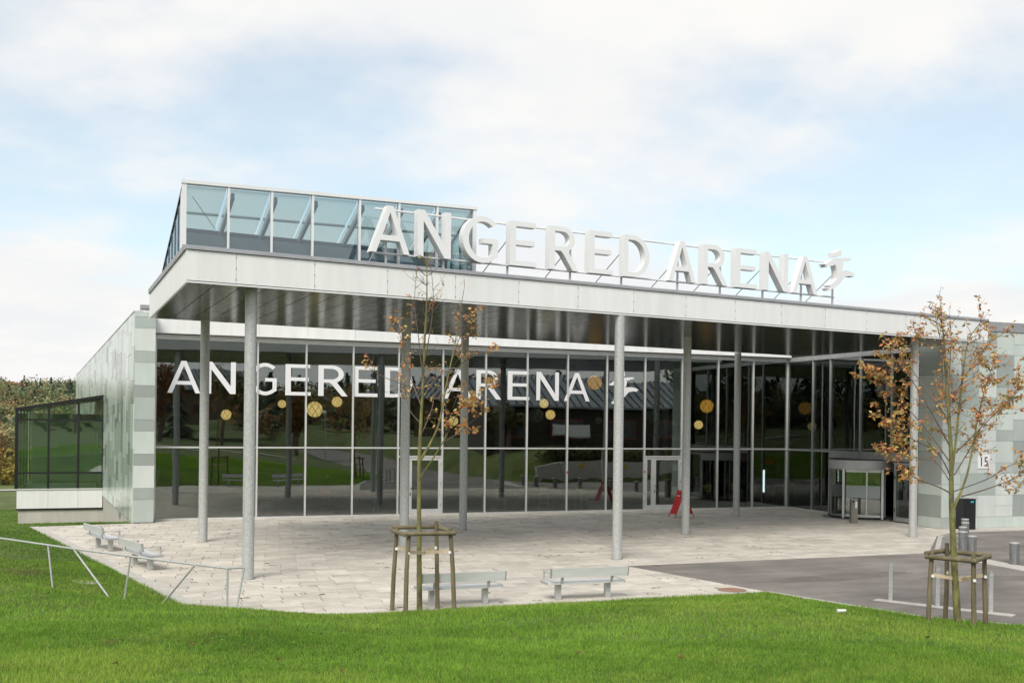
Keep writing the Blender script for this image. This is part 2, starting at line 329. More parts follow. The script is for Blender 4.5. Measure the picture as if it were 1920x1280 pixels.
def axis(a, b, step, lo, hi, g=1.16):
    c = list(np.arange(a, b+1e-6, step)); s = step; x = a
    l = []
    while x > lo: s *= g; x -= s; l.append(x)
    s = step; x = b; h = []
    while x < hi: s *= g; x += s; h.append(x)
    return np.array(l[::-1]+c+h)
def build_ground():
    xs = axis(-16, 28, .33, -900, 900); ys = axis(-36, 22, .33, -700, 900)
    X, Y = np.meshgrid(xs, ys); Z = ground(X, Y); nx, ny = len(xs), len(ys)
    v = np.stack([X, Y, Z], -1).reshape(-1, 3); i = np.arange(ny-1)[:,None]*nx+np.arange(nx-1)[None,:]
    q = np.stack([i, i+1, i+nx+1, i+nx], -1).reshape(-1, 4)
    o = np_mesh('ground', v, q, M['soil'], kind='structure', smooth=True)
build_ground()

# asphalt road, pavement strips and kerbs
def flat(name, poly, z0, z1, mat, kind='structure', parent=None):
    o = MB().prism(poly, z0, z1).build(name, mat, parent); 
    if kind: o['kind'] = kind
    return o
road = flat('road', ROAD, -.13, -.012, M['asphalt'])
flat('wall_pavement', [(27.22,-11.2),(27.40,-10.06),(60,-10.06),(60,-11.3)], -.1, .0, M['kerb'])
pave = flat('crossing_strip', [(21.6,-16.05),(25.56,-11.93),(26.88,-12.24),(22.65,-16.36)], -.1, .002, M['kerb'])
k = Vector((3.95,4.1,0)).normalized()
flat('ribbed_field', [(21.85,-16.02),(25.62,-12.15),(26.15,-12.28),(22.42,-16.18)], -.05, .005, M['tactile'])
for i in range(7):
    a = Vector((21.95+.075*i,-15.9-.05*i-.03,.0)); MB().bar(a+k*.2, a+k*5.0, .045, .016).build('tactile_rib', M['tactile'], pave)
flat('bollard_strip', [(22.08,-17.55),(21.85,-19.3),(22.4,-22.5),(21.6,-22.5),(21.1,-19.85),(21.25,-18.2),(21.7,-17.3)], -.1, -.004, M['kerb'])
flat('post_strip', [(13.98,-22.55),(14.22,-22.42),(15.62,-24.85),(15.36,-25.0)], -.1, -.004, M['kerb'])
for nm, cx_p, cy_p, a_, b_, rz_ in (('road_patch',15.6,-19.4,2.3,.45,.1),('road_patch',19.0,-20.6,1.6,.5,-.25)):
    pr = random.Random(nm+str(cx_p)); P_ = [(cx_p+(a_*math.cos(t)*math.cos(rz_)-b_*math.sin(t)*math.sin(rz_))*pr.uniform(.85,1.1), cy_p+(a_*math.cos(t)*math.sin(rz_)+b_*math.sin(t)*math.cos(rz_))*pr.uniform(.85,1.1)) for t in np.linspace(0,2*math.pi,30)[:-1]]
    flat(nm, P_, -.05, -.008, M['patch'])
def kerbline(name, pts, w, z0, z1, seg=1.0, side=1):
    """row of kerb stones along a line, each its own part"""
    root = MB().box(pts[0][0]-.02,pts[0][0]+.02,pts[0][1]-.02,pts[0][1]+.02,z0-.05,z0).build(name, M['kerb']); root['kind'] = 'structure'
    for a, b in zip(pts, pts[1:]):
        a = Vector((*a,0)); b = Vector((*b,0)); d = b-a; n = max(1, round(d.length/seg)); u = d.normalized(); nn = Vector((u.y,-u.x,0))*side
        for i in range(n):
            p = a+d*(i/n)+u*.006; q = a+d*((i+1)/n)-u*.006; j = random.uniform(-.004,.004)
            poly = [(p.x,p.y),(q.x,q.y),((q+nn*w).x,(q+nn*w).y),((p+nn*w).x,(p+nn*w).y)]
            MB().prism(poly, z0, z1+j).build('kerb_stone', M['kerb'], root)
kerbline('plaza_kerb', [(-3.8,-1.55),(.66,-20.95),(12.4,-20.95)], .30, -.12, .012, 1.0, 1)
kerbline('road_kerb', [(12.4,-20.95),(12.95,-22.6),(13.62,-24.6),(15.0,-26.1),(16.4,-30),(17.2,-40)], .16, -.12, .02, 1.0, 1)

# paving slabs
def clip_rect(poly, x0, x1, y0, y1):
    def half(ps, f, ip):
        o = []
        for i in range(len(ps)):
            a, b = ps[i-1], ps[i]
            if f(b):
                if not f(a): o.append(ip(a,b))
                o.append(b)
            elif f(a): o.append(ip(a,b))
        return o
    def ix(c): return lambda a,b: (c, a[1]+(b[1]-a[1])*(c-a[0])/(b[0]-a[0]))
    def iy(c): return lambda a,b: (a[0]+(b[0]-a[0])*(c-a[1])/(b[1]-a[1]), c)
    ps = list(poly)
    for f, ip in ((lambda p: p[0] >= x0, ix(x0)),(lambda p: p[0] <= x1, ix(x1)),(lambda p: p[1] >= y0, iy(y0)),(lambda p: p[1] <= y1, iy(y1))):
        if ps: ps = half(ps, f, ip)
    o = []
    for p in ps:
        if not o or math.hypot(p[0]-o[-1][0], p[1]-o[-1][1]) > 1e-4: o.append(p)
    if len(o) > 1 and math.hypot(o[0][0]-o[-1][0], o[0][1]-o[-1][1]) < 1e-4: o.pop()
    return o
def build_plaza():
    plaza = flat('plaza', PLAZA, -.12, -.016, M['bedding'])
    sl, sw, g = .82, .41, .0085
    me = bpy.data.meshes.new('slab'); c = .006; a, b = sl/2-g, sw/2-g
    me.from_pydata([(-a,-b,-.06),(a,-b,-.06),(a,b,-.06),(-a,b,-.06),(-a,-b,-c),(a,-b,-c),(a,b,-c),(-a,b,-c),(-a+c,-b+c,0),(a-c,-b+c,0),(a-c,b-c,0),(-a+c,b-c,0)], [],
        [(0,1,5,4),(1,2,6,5),(2,3,7,6),(3,0,4,7),(4,5,9,8),(5,6,10,9),(6,7,11,10),(7,4,8,11),(8,9,10,11)]); me.materials.append(M['slab'])
    full, part = [], []
    for j in range(int(21/sw)+1):
        yc = -20.95+sw*(j+.5); off = (j*.37+.1*((j*7)%5)) % 1
        for i in range(-7, 42):
            xc = (i+off)*sl; x0, x1, y0, y1 = xc-sl/2, xc+sl/2, yc-sw/2, yc+sw/2
            cs = poly_sd(PLAZA, np.array([x0,x1,x0,x1]), np.array([y0,y0,y1,y1]))
            if (cs < -.001).all(): full.append((xc, yc))
            elif (cs < .6).any():
                p = clip_rect(PLAZA, x0+g, x1-g, y0+g, y1-g)
                if len(p) >= 3 and abs(sum(p[k-1][0]*p[k][1]-p[k][0]*p[k-1][1] for k in range(len(p)))) > .01: part.append(p)
    full.sort(key=lambda p: (p[0]-CAM.x)**2+(p[1]-CAM.y)**2)
    for x, y in full[:295]:
        o = link('paving_slab', me, None, plaza); o.location = (x, y, random.uniform(-.0035,.0015)); o.rotation_euler = (random.uniform(-.004,.004), random.uniform(-.003,.003), random.uniform(-.003,.003))
    # the further slabs, joined
    rest = MB(); tile = [[] for _ in range(9)]
    groups = [MB() for _ in range(9)]
    mats = [pmat('concrete_paving_%d' % t, tuple(v*(.89+.0275*t) for v in (.51,.465,.395)), tuple(v*(.89+.0275*t) for v in (.63,.585,.51)), scale=2.2, rough=.85) for t in range(9)]
    for mm in mats: stain(mm, .45, .87, 1.05)
    mesh_v, mesh_f, mesh_m = [], [], []
    def put(poly, z, mi):
        m = MB().prism(poly, -.05, z); o = len(mesh_v); mesh_v.extend(m.v); mesh_f.extend([tuple(q+o for q in f) for f in m.f]); mesh_m.extend([mi]*len(m.f))
    for x, y in full[295:]:
        put([(x-a,y-b),(x+a,y-b),(x+a,y+b),(x-a,y+b)], random.uniform(-.0035,.0015), random.randrange(9))
    for p in part: put(p, random.uniform(-.0035,.0005), random.randrange(9))
    m2 = bpy.data.meshes.new('paving_slabs'); m2.from_pydata(mesh_v, [], mesh_f)
    for mm in mats: m2.materials.append(mm)
    m2.polygons.foreach_set('material_index', mesh_m); m2.update()
    link('distant_slabs', m2, None, plaza, 'stuff')
    # moss and weeds growing out of the joints
    V, F, Cc = [], [], []
    rs = np.random.default_rng(3)
    for k in range(420):
        j = rs.integers(0, int(20/sw)); y = -20.95+sw*j
        x = rs.uniform(-2.5, 20); 
        if poly_sd(PLAZA, np.array([x]), np.array([y]))[0] > -.1 or rs.random() > .35+.65*(math.sin(x*.7)*math.sin(y*.9) > .1): continue
        ln = rs.uniform(.04,.25); w = rs.uniform(.005,.012)
        vert = rs.random() < .35
        for t in range(3):
            px_, py_ = (x, y+rs.uniform(0,.3)) if vert else (x+rs.uniform(-ln,ln), y)
            a0 = len(V); h = rs.uniform(.004,.018); l2 = rs.uniform(.02,.08)
            dx, dy = (w, l2) if vert else (l2, w)
            V += [(px_-dx,py_-dy,.001),(px_+dx,py_-dy,.001),(px_+dx,py_+dy,.002),(px_-dx,py_+dy,.001),(px_,py_,h)]
            F += [(a0,a0+1,a0+4),(a0+1,a0+2,a0+4),(a0+2,a0+3,a0+4),(a0+3,a0,a0+4)]
            c = np.array([.09,.075,.03])*rs.uniform(.5,1.3) if rs.random() < .6 else np.array([.1,.14,.03])*rs.uniform(.6,1.2); Cc += [c]*5
    np_mesh('joint_moss', V, F, M['foliage'], plaza, 'stuff', np.array(Cc))
    # manhole cover
    t = thing('manhole_cover', 'rusty round manhole cover in pale paving at the lawn tip', 'manhole cover', (11.75,-20.5,0))
    MB().cyl(11.75,-20.5,-.01,.006,.33,28).build('rim', M['tactile'], t); MB().cyl(11.75,-20.5,-.01,.01,.29,28).build('lid', M['rust'], t)
build_plaza()

# ------------------------------------------------------------------ the arena building
PED, HT, HM = 1.846, 6.70, 2.70            # mullion spacing, head and transom heights
XR = 15*PED
arena = thing('sports_arena', 'long low arena with dark glass front, white lettering and pale green cladding', 'building', (0,0,0))
def unit_box(name, sx, sy, sz, mat):
    m = MB().box(-sx/2,sx/2,-sy/2,sy/2,-sz/2,sz/2); me = bpy.data.meshes.new(name); me.from_pydata(m.v,[],m.f); me.update(); me.materials.append(mat); return me
def pane(x0, x1, z0, z1, mat, parent, plane='Y', c=0.03, th=.024, name='window_pane', tilt=.0012):
    """one sheet of glass standing in the XZ (plane Y) or YZ (plane X) plane"""
    w, h = x1-x0, z1-z0
    me = unit_box(name, w, th, h, mat); o = link(name, me, None, parent)
    o.location = ((x0+x1)/2, c, (z0+z1)/2) if plane == 'Y' else (c, (x0+x1)/2, (z0+z1)/2)
    if parent: o.location = Vector(o.location)-root_loc(parent)
    rz = 0 if plane == 'Y' else math.pi/2
    o.rotation_euler = (random.uniform(-tilt,tilt), 0, rz+random.uniform(-tilt,tilt)); return o
def bx(name, x0,x1,y0,y1,z0,z1, mat, parent): return MB().box(x0,x1,y0,y1,z0,z1).build(name, mat, parent)

# glazed front: mullions, transom, panes, doors
MW = .032
doors = {5: (9.66, 11.05, 'single'), 11: (20.31, 22.12, 'sidelight')}
for i in range(16):
    bx('mullion', i*PED-MW, i*PED+MW, -.045, .11, .06, HT, M['alu'], arena)
bx('sill', -.05, XR+.05, -.07, .12, 0.0, .058, M['alu'], arena)
bx('head_frame', -.05, XR+.03, -.06, .12, HT+.002, HT+.19, M['alu'], arena)
for i in range(15):
    x0, x1 = i*PED+MW+.002, (i+1)*PED-MW-.002
    bx('transom', x0, x1, -.04, .10, HM-.03, HM+.03, M['alu'], arena)
    pane(x0+.001, x1-.001, HM+.032, HT-.002, M['glass'], arena)
    if i not in doors: pane(x0+.001, x1-.001, .06, HM-.032, M['glass'], arena)
def glazed_leaf(parent, x0, x1, z0, z1, fr, mat, y=-.02, th=.07, name='frame', plane='Y', c=0):
    b = MB()
    if plane == 'Y':
        b.box(x0,x0+fr,y,y+th,z0,z1); b.box(x1-fr,x1,y,y+th,z0,z1); b.box(x0+fr,x1-fr,y,y+th,z0,z0+fr*1.5); b.box(x0+fr,x1-fr,y,y+th,z1-fr,z1)
    else:
        b.box(c,c+th,x0,x0+fr,z0,z1); b.box(c,c+th,x1-fr,x1,z0,z1); b.box(c,c+th,x0+fr,x1-fr,z0,z0+fr*1.5); b.box(c,c+th,x0+fr,x1-fr,z1-fr,z1)
    return b.build(name, mat, parent)
for i, (a, b, kind) in doors.items():
    x0, x1 = i*PED+MW+.002, (i+1)*PED-MW-.002; top = 2.36
    pane(x0+.001, x1-.001, top+.032, HM-.032, M['glass'], arena)
    bx('transom', x0, x1, -.05, .09, top-.03, top+.03, M['alu'], arena)
    if a-x0 > .2:
        pane(x0+.001, a-.032, .06, top-.032, M['glass'], arena); bx('mullion', a-.03, a+.03, -.045, .09, .06, top-.032, M['alu'], arena)
    a += .032; b = min(b, x1)
    if kind == 'sidelight':
        sl = glazed_leaf(arena, a, a+.42, .06, top-.034, .11, M['alu'], name='sidelight'); pane(a+.111, a+.309, .226, top-.146, M['glass'], sl, c=.015)
        a += .425
    d = glazed_leaf(arena, a, b, .06, top-.034, .12, M['alu'], name='door'); pane(a+.121, b-.121, .241, top-.156, M['glass'], d, c=.015)
    MB().bar((a+.06,-.03,1.08),(a+.06,-.085,1.08),.022).bar((a+.055,-.085,1.08),(a+.2,-.085,1.08),.022).build('handle', M['black'], d)
    bx('lock_plate', a+.04, a+.08, -.026, -.0205, .78, .9, M['black'], d)
    for hz in (.35,1.2,2.0): bx('hinge', b-.03, b-.005, -.045, -.0205, hz, hz+.1, M['alu_dark'], d)
for xx in (8*PED+.02, 10*PED+.02, 11*PED+.02):
    pass
bx('call_box', 9*PED-.03, 9*PED+.03, -.06, -.0455, 1.65, 1.74, M['red'], arena)
bx('call_box', 11*PED-.03, 11*PED+.03, -.06, -.0455, 1.65, 1.74, M['red'], arena)

# white eaves band over the glass
def panels_x(parent, xs, y0, y1, z0, z1, mat, name):
    for a, b in zip(xs, xs[1:]): bx(name, a+.004, b-.004, y0, y1, z0, z1, mat, parent)
bx('eaves_backing', -.5, XR-.03, -.30, .2, 6.905, 7.70, M['dark'], arena)
panels_x(arena, [-.54]+[PED*k for k in range(1,15)]+[XR-.03], -.34, -.302, 6.95, 7.72, M['white_panel'], 'eaves_panel')
MB().box(-.55, XR-.03, -.36, -.28, 6.90, 6.945).build('eaves_trim', M['white_panel'], arena)
bx('eaves_coping', -.57, XR-.03, -.38, .3, 7.75, 7.90, M['coping'], arena)
bx('eaves_end', -.545, -.505, -.30, .3, 6.95, 7.72, M['white_panel'], arena)

# corner return: stacked cladding panels beside the glass
z = .02; alt = 0
while z < 7.5:
    h = .82 if alt % 2 == 0 else .41
    z1 = min(z+h, 7.57); bx('cladding_panel', -.755, -.055, -1.03, -1.0, z+.004, z1-.004, M['clad'][(1,2,3,2,0,2,1,2,0,1,3,1,0,2,1,3,1,0,1)[alt % 19]], arena)
    bx('cladding_panel', -.085, -.055, -.998, -.06, z+.004, z1-.004, M['clad'][alt % 2], arena)
    z = z1; alt += 1
bx('corner_core', -.74, -.09, -.998, .5, 0, 7.5, M['dark'], arena)

# long left wall, angled slightly outwards, hung with glass tiles
LW0 = Vector((-.775,-1.01,0)); la = R(3.6); LD = Vector((-math.sin(la), math.cos(la), 0)); LN = Vector((-LD.y, LD.x, 0))
LEN = 61.5
def lw(s, z, off=0): return LW0+LD*s+LN*off+UP*z
MB().hexa([lw(.02,-2.6,-.03),lw(.02,-2.6,-.4),lw(LEN,-2.6,-.4),lw(LEN,-2.6,-.03)],[lw(.02,7.52,-.03),lw(.02,7.52,-.4),lw(LEN,7.52,-.4),lw(LEN,7.52,-.03)]).build('side_wall', M['fibre'], arena)
n_part = 0; restv = [MB() for _ in M['tile']]
s = 0.0; ci = 0; pw = 1.22
while s < LEN-.1:
    s1 = min(s+pw, LEN); zb = -.02-.0125*s; zz = zb; k = 0; shift = random.choice((.41,.82,.41,.62))
    first = True
    while zz < 7.5:
        h = shift if first else random.choice((.82,.82,.41,1.23)); first = False
        z1 = min(zz+h, 7.57); mi = random.choices((0,1,2),(5,3.4,2.0))[0]; pr = random.uniform(.006,.016)
        m = MB() if n_part < 290 else restv[mi]
        m.hexa([lw(s+.004,zz+.004,pr),lw(s+.004,zz+.004,-.02),lw(s1-.004,zz+.004,-.02),lw(s1-.004,zz+.004,pr)],[lw(s+.004,z1-.004,pr),lw(s+.004,z1-.004,-.02),lw(s1-.004,z1-.004,-.02),lw(s1-.004,z1-.004,pr)])
        if n_part < 290: m.build('wall_tile', M['tile'][mi], arena); n_part += 1
        zz = z1; k += 1
    s = s1; ci += 1
for mi, m in enumerate(restv): m.build('far_wall_tiles', M['tile'][mi], arena, kind='stuff')
MB().hexa([lw(0,7.575,.03),lw(0,7.575,-.3),lw(LEN,7.575,-.3),lw(LEN,7.575,.03)],[lw(0,7.62,.03),lw(0,7.62,-.3),lw(LEN,7.62,-.3),lw(LEN,7.62,.03)]).build('wall_capping', M['alu'], arena)
v = lw(6.4,-.05,.012); MB().hexa([lw(6.2,-.35,.02),lw(6.2,-.35,.0),lw(6.75,-.35,.0),lw(6.75,-.35,.02)],[lw(6.2,.12,.02),lw(6.2,.12,.0),lw(6.75,.12,.0),lw(6.75,.12,.02)]).build('wall_vent', M['alu_dark'], arena)

# right hand block: glazed side of the entrance, then clad wall facing the road
WY = [0,-1.9,-3.12,-5.1,-7.0,-8.78]
for j, y in enumerate(WY):
    bx('mullion', XR-.02, XR+.11, y-MW, y+MW, .06 if y > -3.2 else 2.72, HT-.002, M['alu_dark'] if j else M['alu'], arena)
bx('sill', XR-.04, XR+.12, -3.1, -.04, 0, .058, M['alu'], arena)
bx('head_frame', XR-.04, XR+.12, -8.85, -.07, HT+.002, HT+.19, M['alu_dark'], arena)
for a, b in zip(WY, WY[1:]):
    y0, y1 = b+MW+.002, a-MW-.002
    bx('transom', XR-.02, XR+.10, y0, y1, HM-.05, HM+.03, M['alu_dark'], arena)
    pane(y0, y1, HM+.034, HT-.002, M['glass'], arena, 'X', XR+.05)
    if a > -3: pane(y0, y1, .06, HM-.054, M['glass'], arena, 'X', XR+.05)
    else: bx('spandrel', XR+.0, XR+.06, y0-.03, y1+.03, 2.40, HM-.052, M['alu_dark'], arena)
# glazed door leaf beside the drum
d = glazed_leaf(arena, -8.76, -7.22, .04, 2.36, .11, M['alu_dark'], name='door', plane='X', c=XR-.03); pane(-8.64,-7.34,.21,2.24, M['glass'], d, 'X', XR+.0)
bx('hinge', XR-.055, XR-.031, -7.30,-7.27,.4,.55, M['black'], d); bx('hinge', XR-.055, XR-.031, -7.30,-7.27,1.7,1.85, M['black'], d); bx('notice', XR-.035, XR-.0305, -7.62,-7.46,1.62,1.76, M['yellowsign'], d)
# revolving door drum
DC = Vector((27.86,-5.17,0)); DRR = 1.42
rev = MB()
def ring(cx, cy, r0, r1, z0, z1, a0=0, a1=360, n=40):
    m = MB(); full = a1-a0 >= 360
    vs = []; 
    for k in range(n+1):
        a = R(a0+(a1-a0)*k/n); c, s_ = math.cos(a), math.sin(a)
        vs += [(cx+c*r0,cy+s_*r0,z0),(cx+c*r1,cy+s_*r1,z0),(cx+c*r1,cy+s_*r1,z1),(cx+c*r0,cy+s_*r0,z1)]
    fs = []
    for k in range(n):
        o = 4*k; fs += [(o+j,o+(j+1)%4,o+4+(j+1)%4,o+4+j) for j in range(4)]
    if not full: fs += [(3,2,1,0),(4*n,4*n+1,4*n+2,4*n+3)]
    return m.add(vs, fs)
drum = ring(DC.x,DC.y,DRR-.07,DRR,2.03,2.40).build('revolving_door', M['alu_mid'], arena, smooth=True)
MB().cyl(DC.x,DC.y,2.402,2.44,DRR+.02,40).build('drum_roof', M['black'], drum)
ring(DC.x,DC.y,DRR-.05,DRR-.02,.02,.10,90,270).build('floor_rail', M['black'], drum)
MB().cyl(DC.x,DC.y,.001,.012,DRR+.25,40).build('floor_mat', M['tactile'], drum)
for a in (118,128):
    c, s_ = math.cos(R(a)), math.sin(R(a)); MB().bar((DC.x+c*(DRR-.03),DC.y+s_*(DRR-.03),.02),(DC.x+c*(DRR-.03),DC.y+s_*(DRR-.03),2.03),.07 if a in (204,262) else .045,.06).build('drum_post', M['alu_dark'], drum)
for a0, a1 in ((96,127),):
    ring(DC.x,DC.y,DRR-.045,DRR-.025,.10,2.03,a0,a1,12).build('curved_pane', M['glass'], drum)
pa = DC+Vector((math.cos(R(197)),math.sin(R(197)),0))*(DRR-.02); pb = DC+Vector((math.cos(R(262)),math.sin(R(262)),0))*(DRR-.02); dv = pb-pa
def on(f, z): q = pa+dv*f; return (q.x,q.y,z)
lf = MB().bar(on(0,.04),on(0,2.03),.15,.09,dv).bar(on(1,.04),on(1,2.03),.10,.09,dv).bar(on(.06,.11),on(.95,.11),.08,.16).bar(on(.06,1.97),on(.95,1.97),.08,.11).bar(on(.60,.19),on(.60,1.915),.05,.06,dv).build('door', M['alu'], drum)
MB().bar(on(.065,1.05),on(.575,1.05),.016,1.72).bar(on(.625,1.05),on(.945,1.05),.016,1.72).build('pane', M['glass'], lf)
MB().bar(on(.065,1.12),on(.575,1.12),.022,.50).bar(on(.625,1.12),on(.945,1.12),.022,.50).build('frosted_band', M['frost_light'], lf)
for a in (30,150,270):
    c, s_ = math.cos(R(a)), math.sin(R(a)); e = DC+Vector((c,s_,0))*(DRR-.12)
    w = MB().bar((DC.x,DC.y,.08),(e.x,e.y,.08),.05,.1).bar((DC.x,DC.y,1.98),(e.x,e.y,1.98),.05,.08).bar((e.x,e.y,.04),(e.x,e.y,2.02),.05,.05).build('door_wing', M['alu_dark'], drum)
    q = MB().bar((DC.x,DC.y,1.06),(e.x,e.y,1.06),.012,1.8); q.build('wing_pane', M['glass'], drum)
    MB().bar((DC.x+c*.1,DC.y+s_*.1,1.1),(e.x-c*.05,e.y-s_*.05,1.1),.016,.5).build('frosted_band', M['frost'], drum)
bx('centre_post', DC.x-.05,DC.x+.05,DC.y-.05,DC.y+.05,.02,2.03,M['black'],drum)

# clad walls of the right hand block
bx('return_core', 27.44, 28.5, -10.02, -8.86, -.1, 7.42, M['dark'], arena)
def clad_rows(z_end, seed):
    r = random.Random(seed); z = .0; out = []
    while z < z_end-.01:
        h = r.choice((.41,.82,.82,1.23,.41)); z1 = min(z+h, z_end)
        if z_end-z1 < .2: z1 = z_end
        out.append((z, z1, r.choices((0,1,2,3),(5,3,1.6,2.2))[0])); z = z1
    return out
for z0, z1, mi in clad_rows(7.44, 5): bx('cladding_panel', 27.40, 27.438, -10.06, -8.87, z0+.004, z1-.004, M['clad'][mi], arena)
x = 27.40; ci = 0; restv = [MB() for _ in M['clad']]
while x < 46:
    x1 = x+.86
    for z0, z1, mi in clad_rows(7.44, 31+ci):
        if ci < 9: bx('cladding_panel', x+.004, x1-.004, -10.1, -10.062, z0+.004, z1-.004, M['clad'][mi], arena)
        else: restv[mi].box(x+.004, x1-.004, -10.1, -10.062, z0+.004, z1-.004)
    x = x1; ci += 1
for mi, m in enumerate(restv): m.build('far_cladding', M['clad'][mi], arena, kind='stuff')
bx('front_wall_core', 27.44, 46, -10.06, -9.6, -.1, 7.42, M['dark'], arena)
bx('wall_capping', 27.36, 46.1, -10.14, -9.5, 7.445, 7.80, M['coping'], arena)
# number plate
num = bx('number_plate', 29.1, 29.66, -10.125, -10.102, 2.24, 2.76, M['white'], arena)

# roofs and shell
MB().prism([(-.7,-.28),(XR,-.28),(27.5,-9.55),(46,-9.55),(46,30),(20,60),(-4.4,60),(-1,3)], 7.30, 7.46).build('roof', M['coping'], arena)
bx('rear_wall', -4.3, 46, 60.2, 60.5, -10, 7.3, M['fibre'], arena)
bx('end_wall', 45.6, 46, -9.6, 30, -.2, 7.3, M['fibre'], arena)
# interior of the foyer
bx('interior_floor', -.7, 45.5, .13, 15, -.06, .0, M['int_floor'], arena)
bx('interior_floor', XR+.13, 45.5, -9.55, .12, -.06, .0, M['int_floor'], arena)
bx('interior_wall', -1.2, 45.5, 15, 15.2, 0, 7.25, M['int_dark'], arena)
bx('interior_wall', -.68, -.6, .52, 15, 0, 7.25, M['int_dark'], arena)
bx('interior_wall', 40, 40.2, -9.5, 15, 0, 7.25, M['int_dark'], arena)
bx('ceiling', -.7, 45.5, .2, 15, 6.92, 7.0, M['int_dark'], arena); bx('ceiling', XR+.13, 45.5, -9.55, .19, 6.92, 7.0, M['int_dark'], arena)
bx('gallery', 2.0, XR+6, 9.0, 15, 2.75, 3.15, M['int_dark'], arena)
for x, y in ((8.67,1.5),(22.14,1.5),(15.4,5.5),(2.3,6),(30.5,-2.5)):
    MB().cyl(x,y,0,6.92,.16,16).build('interior_column', M['int_col'], arena, smooth=True)

# --- glass annex on the left wall
ann = thing('glass_annex', 'black framed glass annex with sloping top on the tiled side wall', 'annex', (-6.0,17.57,-1.7))
AX = [-6.0,-4.54,-3.13,-1.95]; AY = 17.57
def atop(x): return 4.11+(x+6.0)/(4.05)*.73
AB = 26.0
bx('plinth', -5.93, -1.6, AY+.06, AB, -2.6, -.95, M['fibre'], ann)
for a, b in zip(AX, AX[1:]):
    bx('base_panel', a+.005, b-.005, AY-.01, AY+.04, -.86, .08, M['white_panel'], ann)
bx('base_trim', -6.03,-1.85,AY-.03,AY+.05,-.93,-.865,M['black_frame'],ann); bx('base_sill', -6.03,-1.85,AY-.05,AY+.08,.085,.15,M['alu'],ann)
for x, pw_ in zip(AX,(.10,.05,.05,.05)): MB().hexa([(x-pw_,AY-.06,.15),(x+.05,AY-.06,.15),(x+.05,AY+.1,.15),(x-pw_,AY+.1,.15)],[(x-pw_,AY-.06,atop(x)),(x+.05,AY-.06,atop(x)),(x+.05,AY+.1,atop(x)),(x-pw_,AY+.1,atop(x))]).build('post', M['black_frame'], ann)
MB().hexa([(-6.1,AY-.05,atop(-6.1)),(-1.9,AY-.05,atop(-1.9)),(-1.9,AB,atop(-1.9)),(-6.1,AB,atop(-6.1))],[(-6.1,AY-.05,atop(-6.1)+.14),(-1.9,AY-.05,atop(-1.9)+.14),(-1.9,AB,atop(-1.9)+.14),(-6.1,AB,atop(-6.1)+.14)]).build('roof', M['black_frame'], ann)
for z in (.945,3.645):
    for a, b in zip(AX, AX[1:]): bx('rail', a+.052, b-.052, AY-.055, AY+.08, z-.045, z+.045, M['black_frame'], ann)
for a, b in zip(AX, AX[1:]):
    pane(a+.052, b-.052, .152, .913, M['glass_green'], ann, c=AY+.03); pane(a+.052, b-.052, .977, 3.613, M['glass_green'], ann, c=AY+.03)
    o = MB().hexa([(a+.052,AY+.02,3.677),(b-.052,AY+.02,3.677),(b-.052,AY+.044,3.677),(a+.052,AY+.044,3.677)],[(a+.052,AY+.02,atop(a)-.005),(b-.052,AY+.02,atop(b)-.005),(b-.052,AY+.044,atop(b)-.005),(a+.052,AY+.044,atop(a)-.005)]).build('window_pane', M['glass_green'], ann)
bx('side_base', -6.0,-5.95,AY+.06,AB,-.86,.1,M['white_panel'],ann)
for y in (19.6,21.7,23.8,25.9): bx('post', -6.04,-5.95,y-.05,y+.05,.1,4.1,M['black_frame'],ann)
for a, b in ((17.68,19.55),(19.65,21.65),(21.75,23.75),(23.85,25.85)): pane(a,b,.12,4.08,M['glass_green'],ann,'X',-6.0)
bx('floor', -5.94,-1.9,AY+.1,AB,.0,.1,M['int_floor'],ann)
bx('back_wall', -5.9,-2.3,AB-.2,AB,.1,4.0,M['white_panel'],ann)
MB().hexa([(-5.6,AY+1.2,.1),(-2.3,AY+1.2,.1),(-2.3,AY+1.5,.1),(-5.6,AY+1.5,.1)],[(-5.6,AY+1.2,.34),(-2.3,AY+1.2,.34),(-2.3,AY+1.5,.34),(-5.6,AY+1.5,.34)]).build('radiator', M['white_panel'], ann)

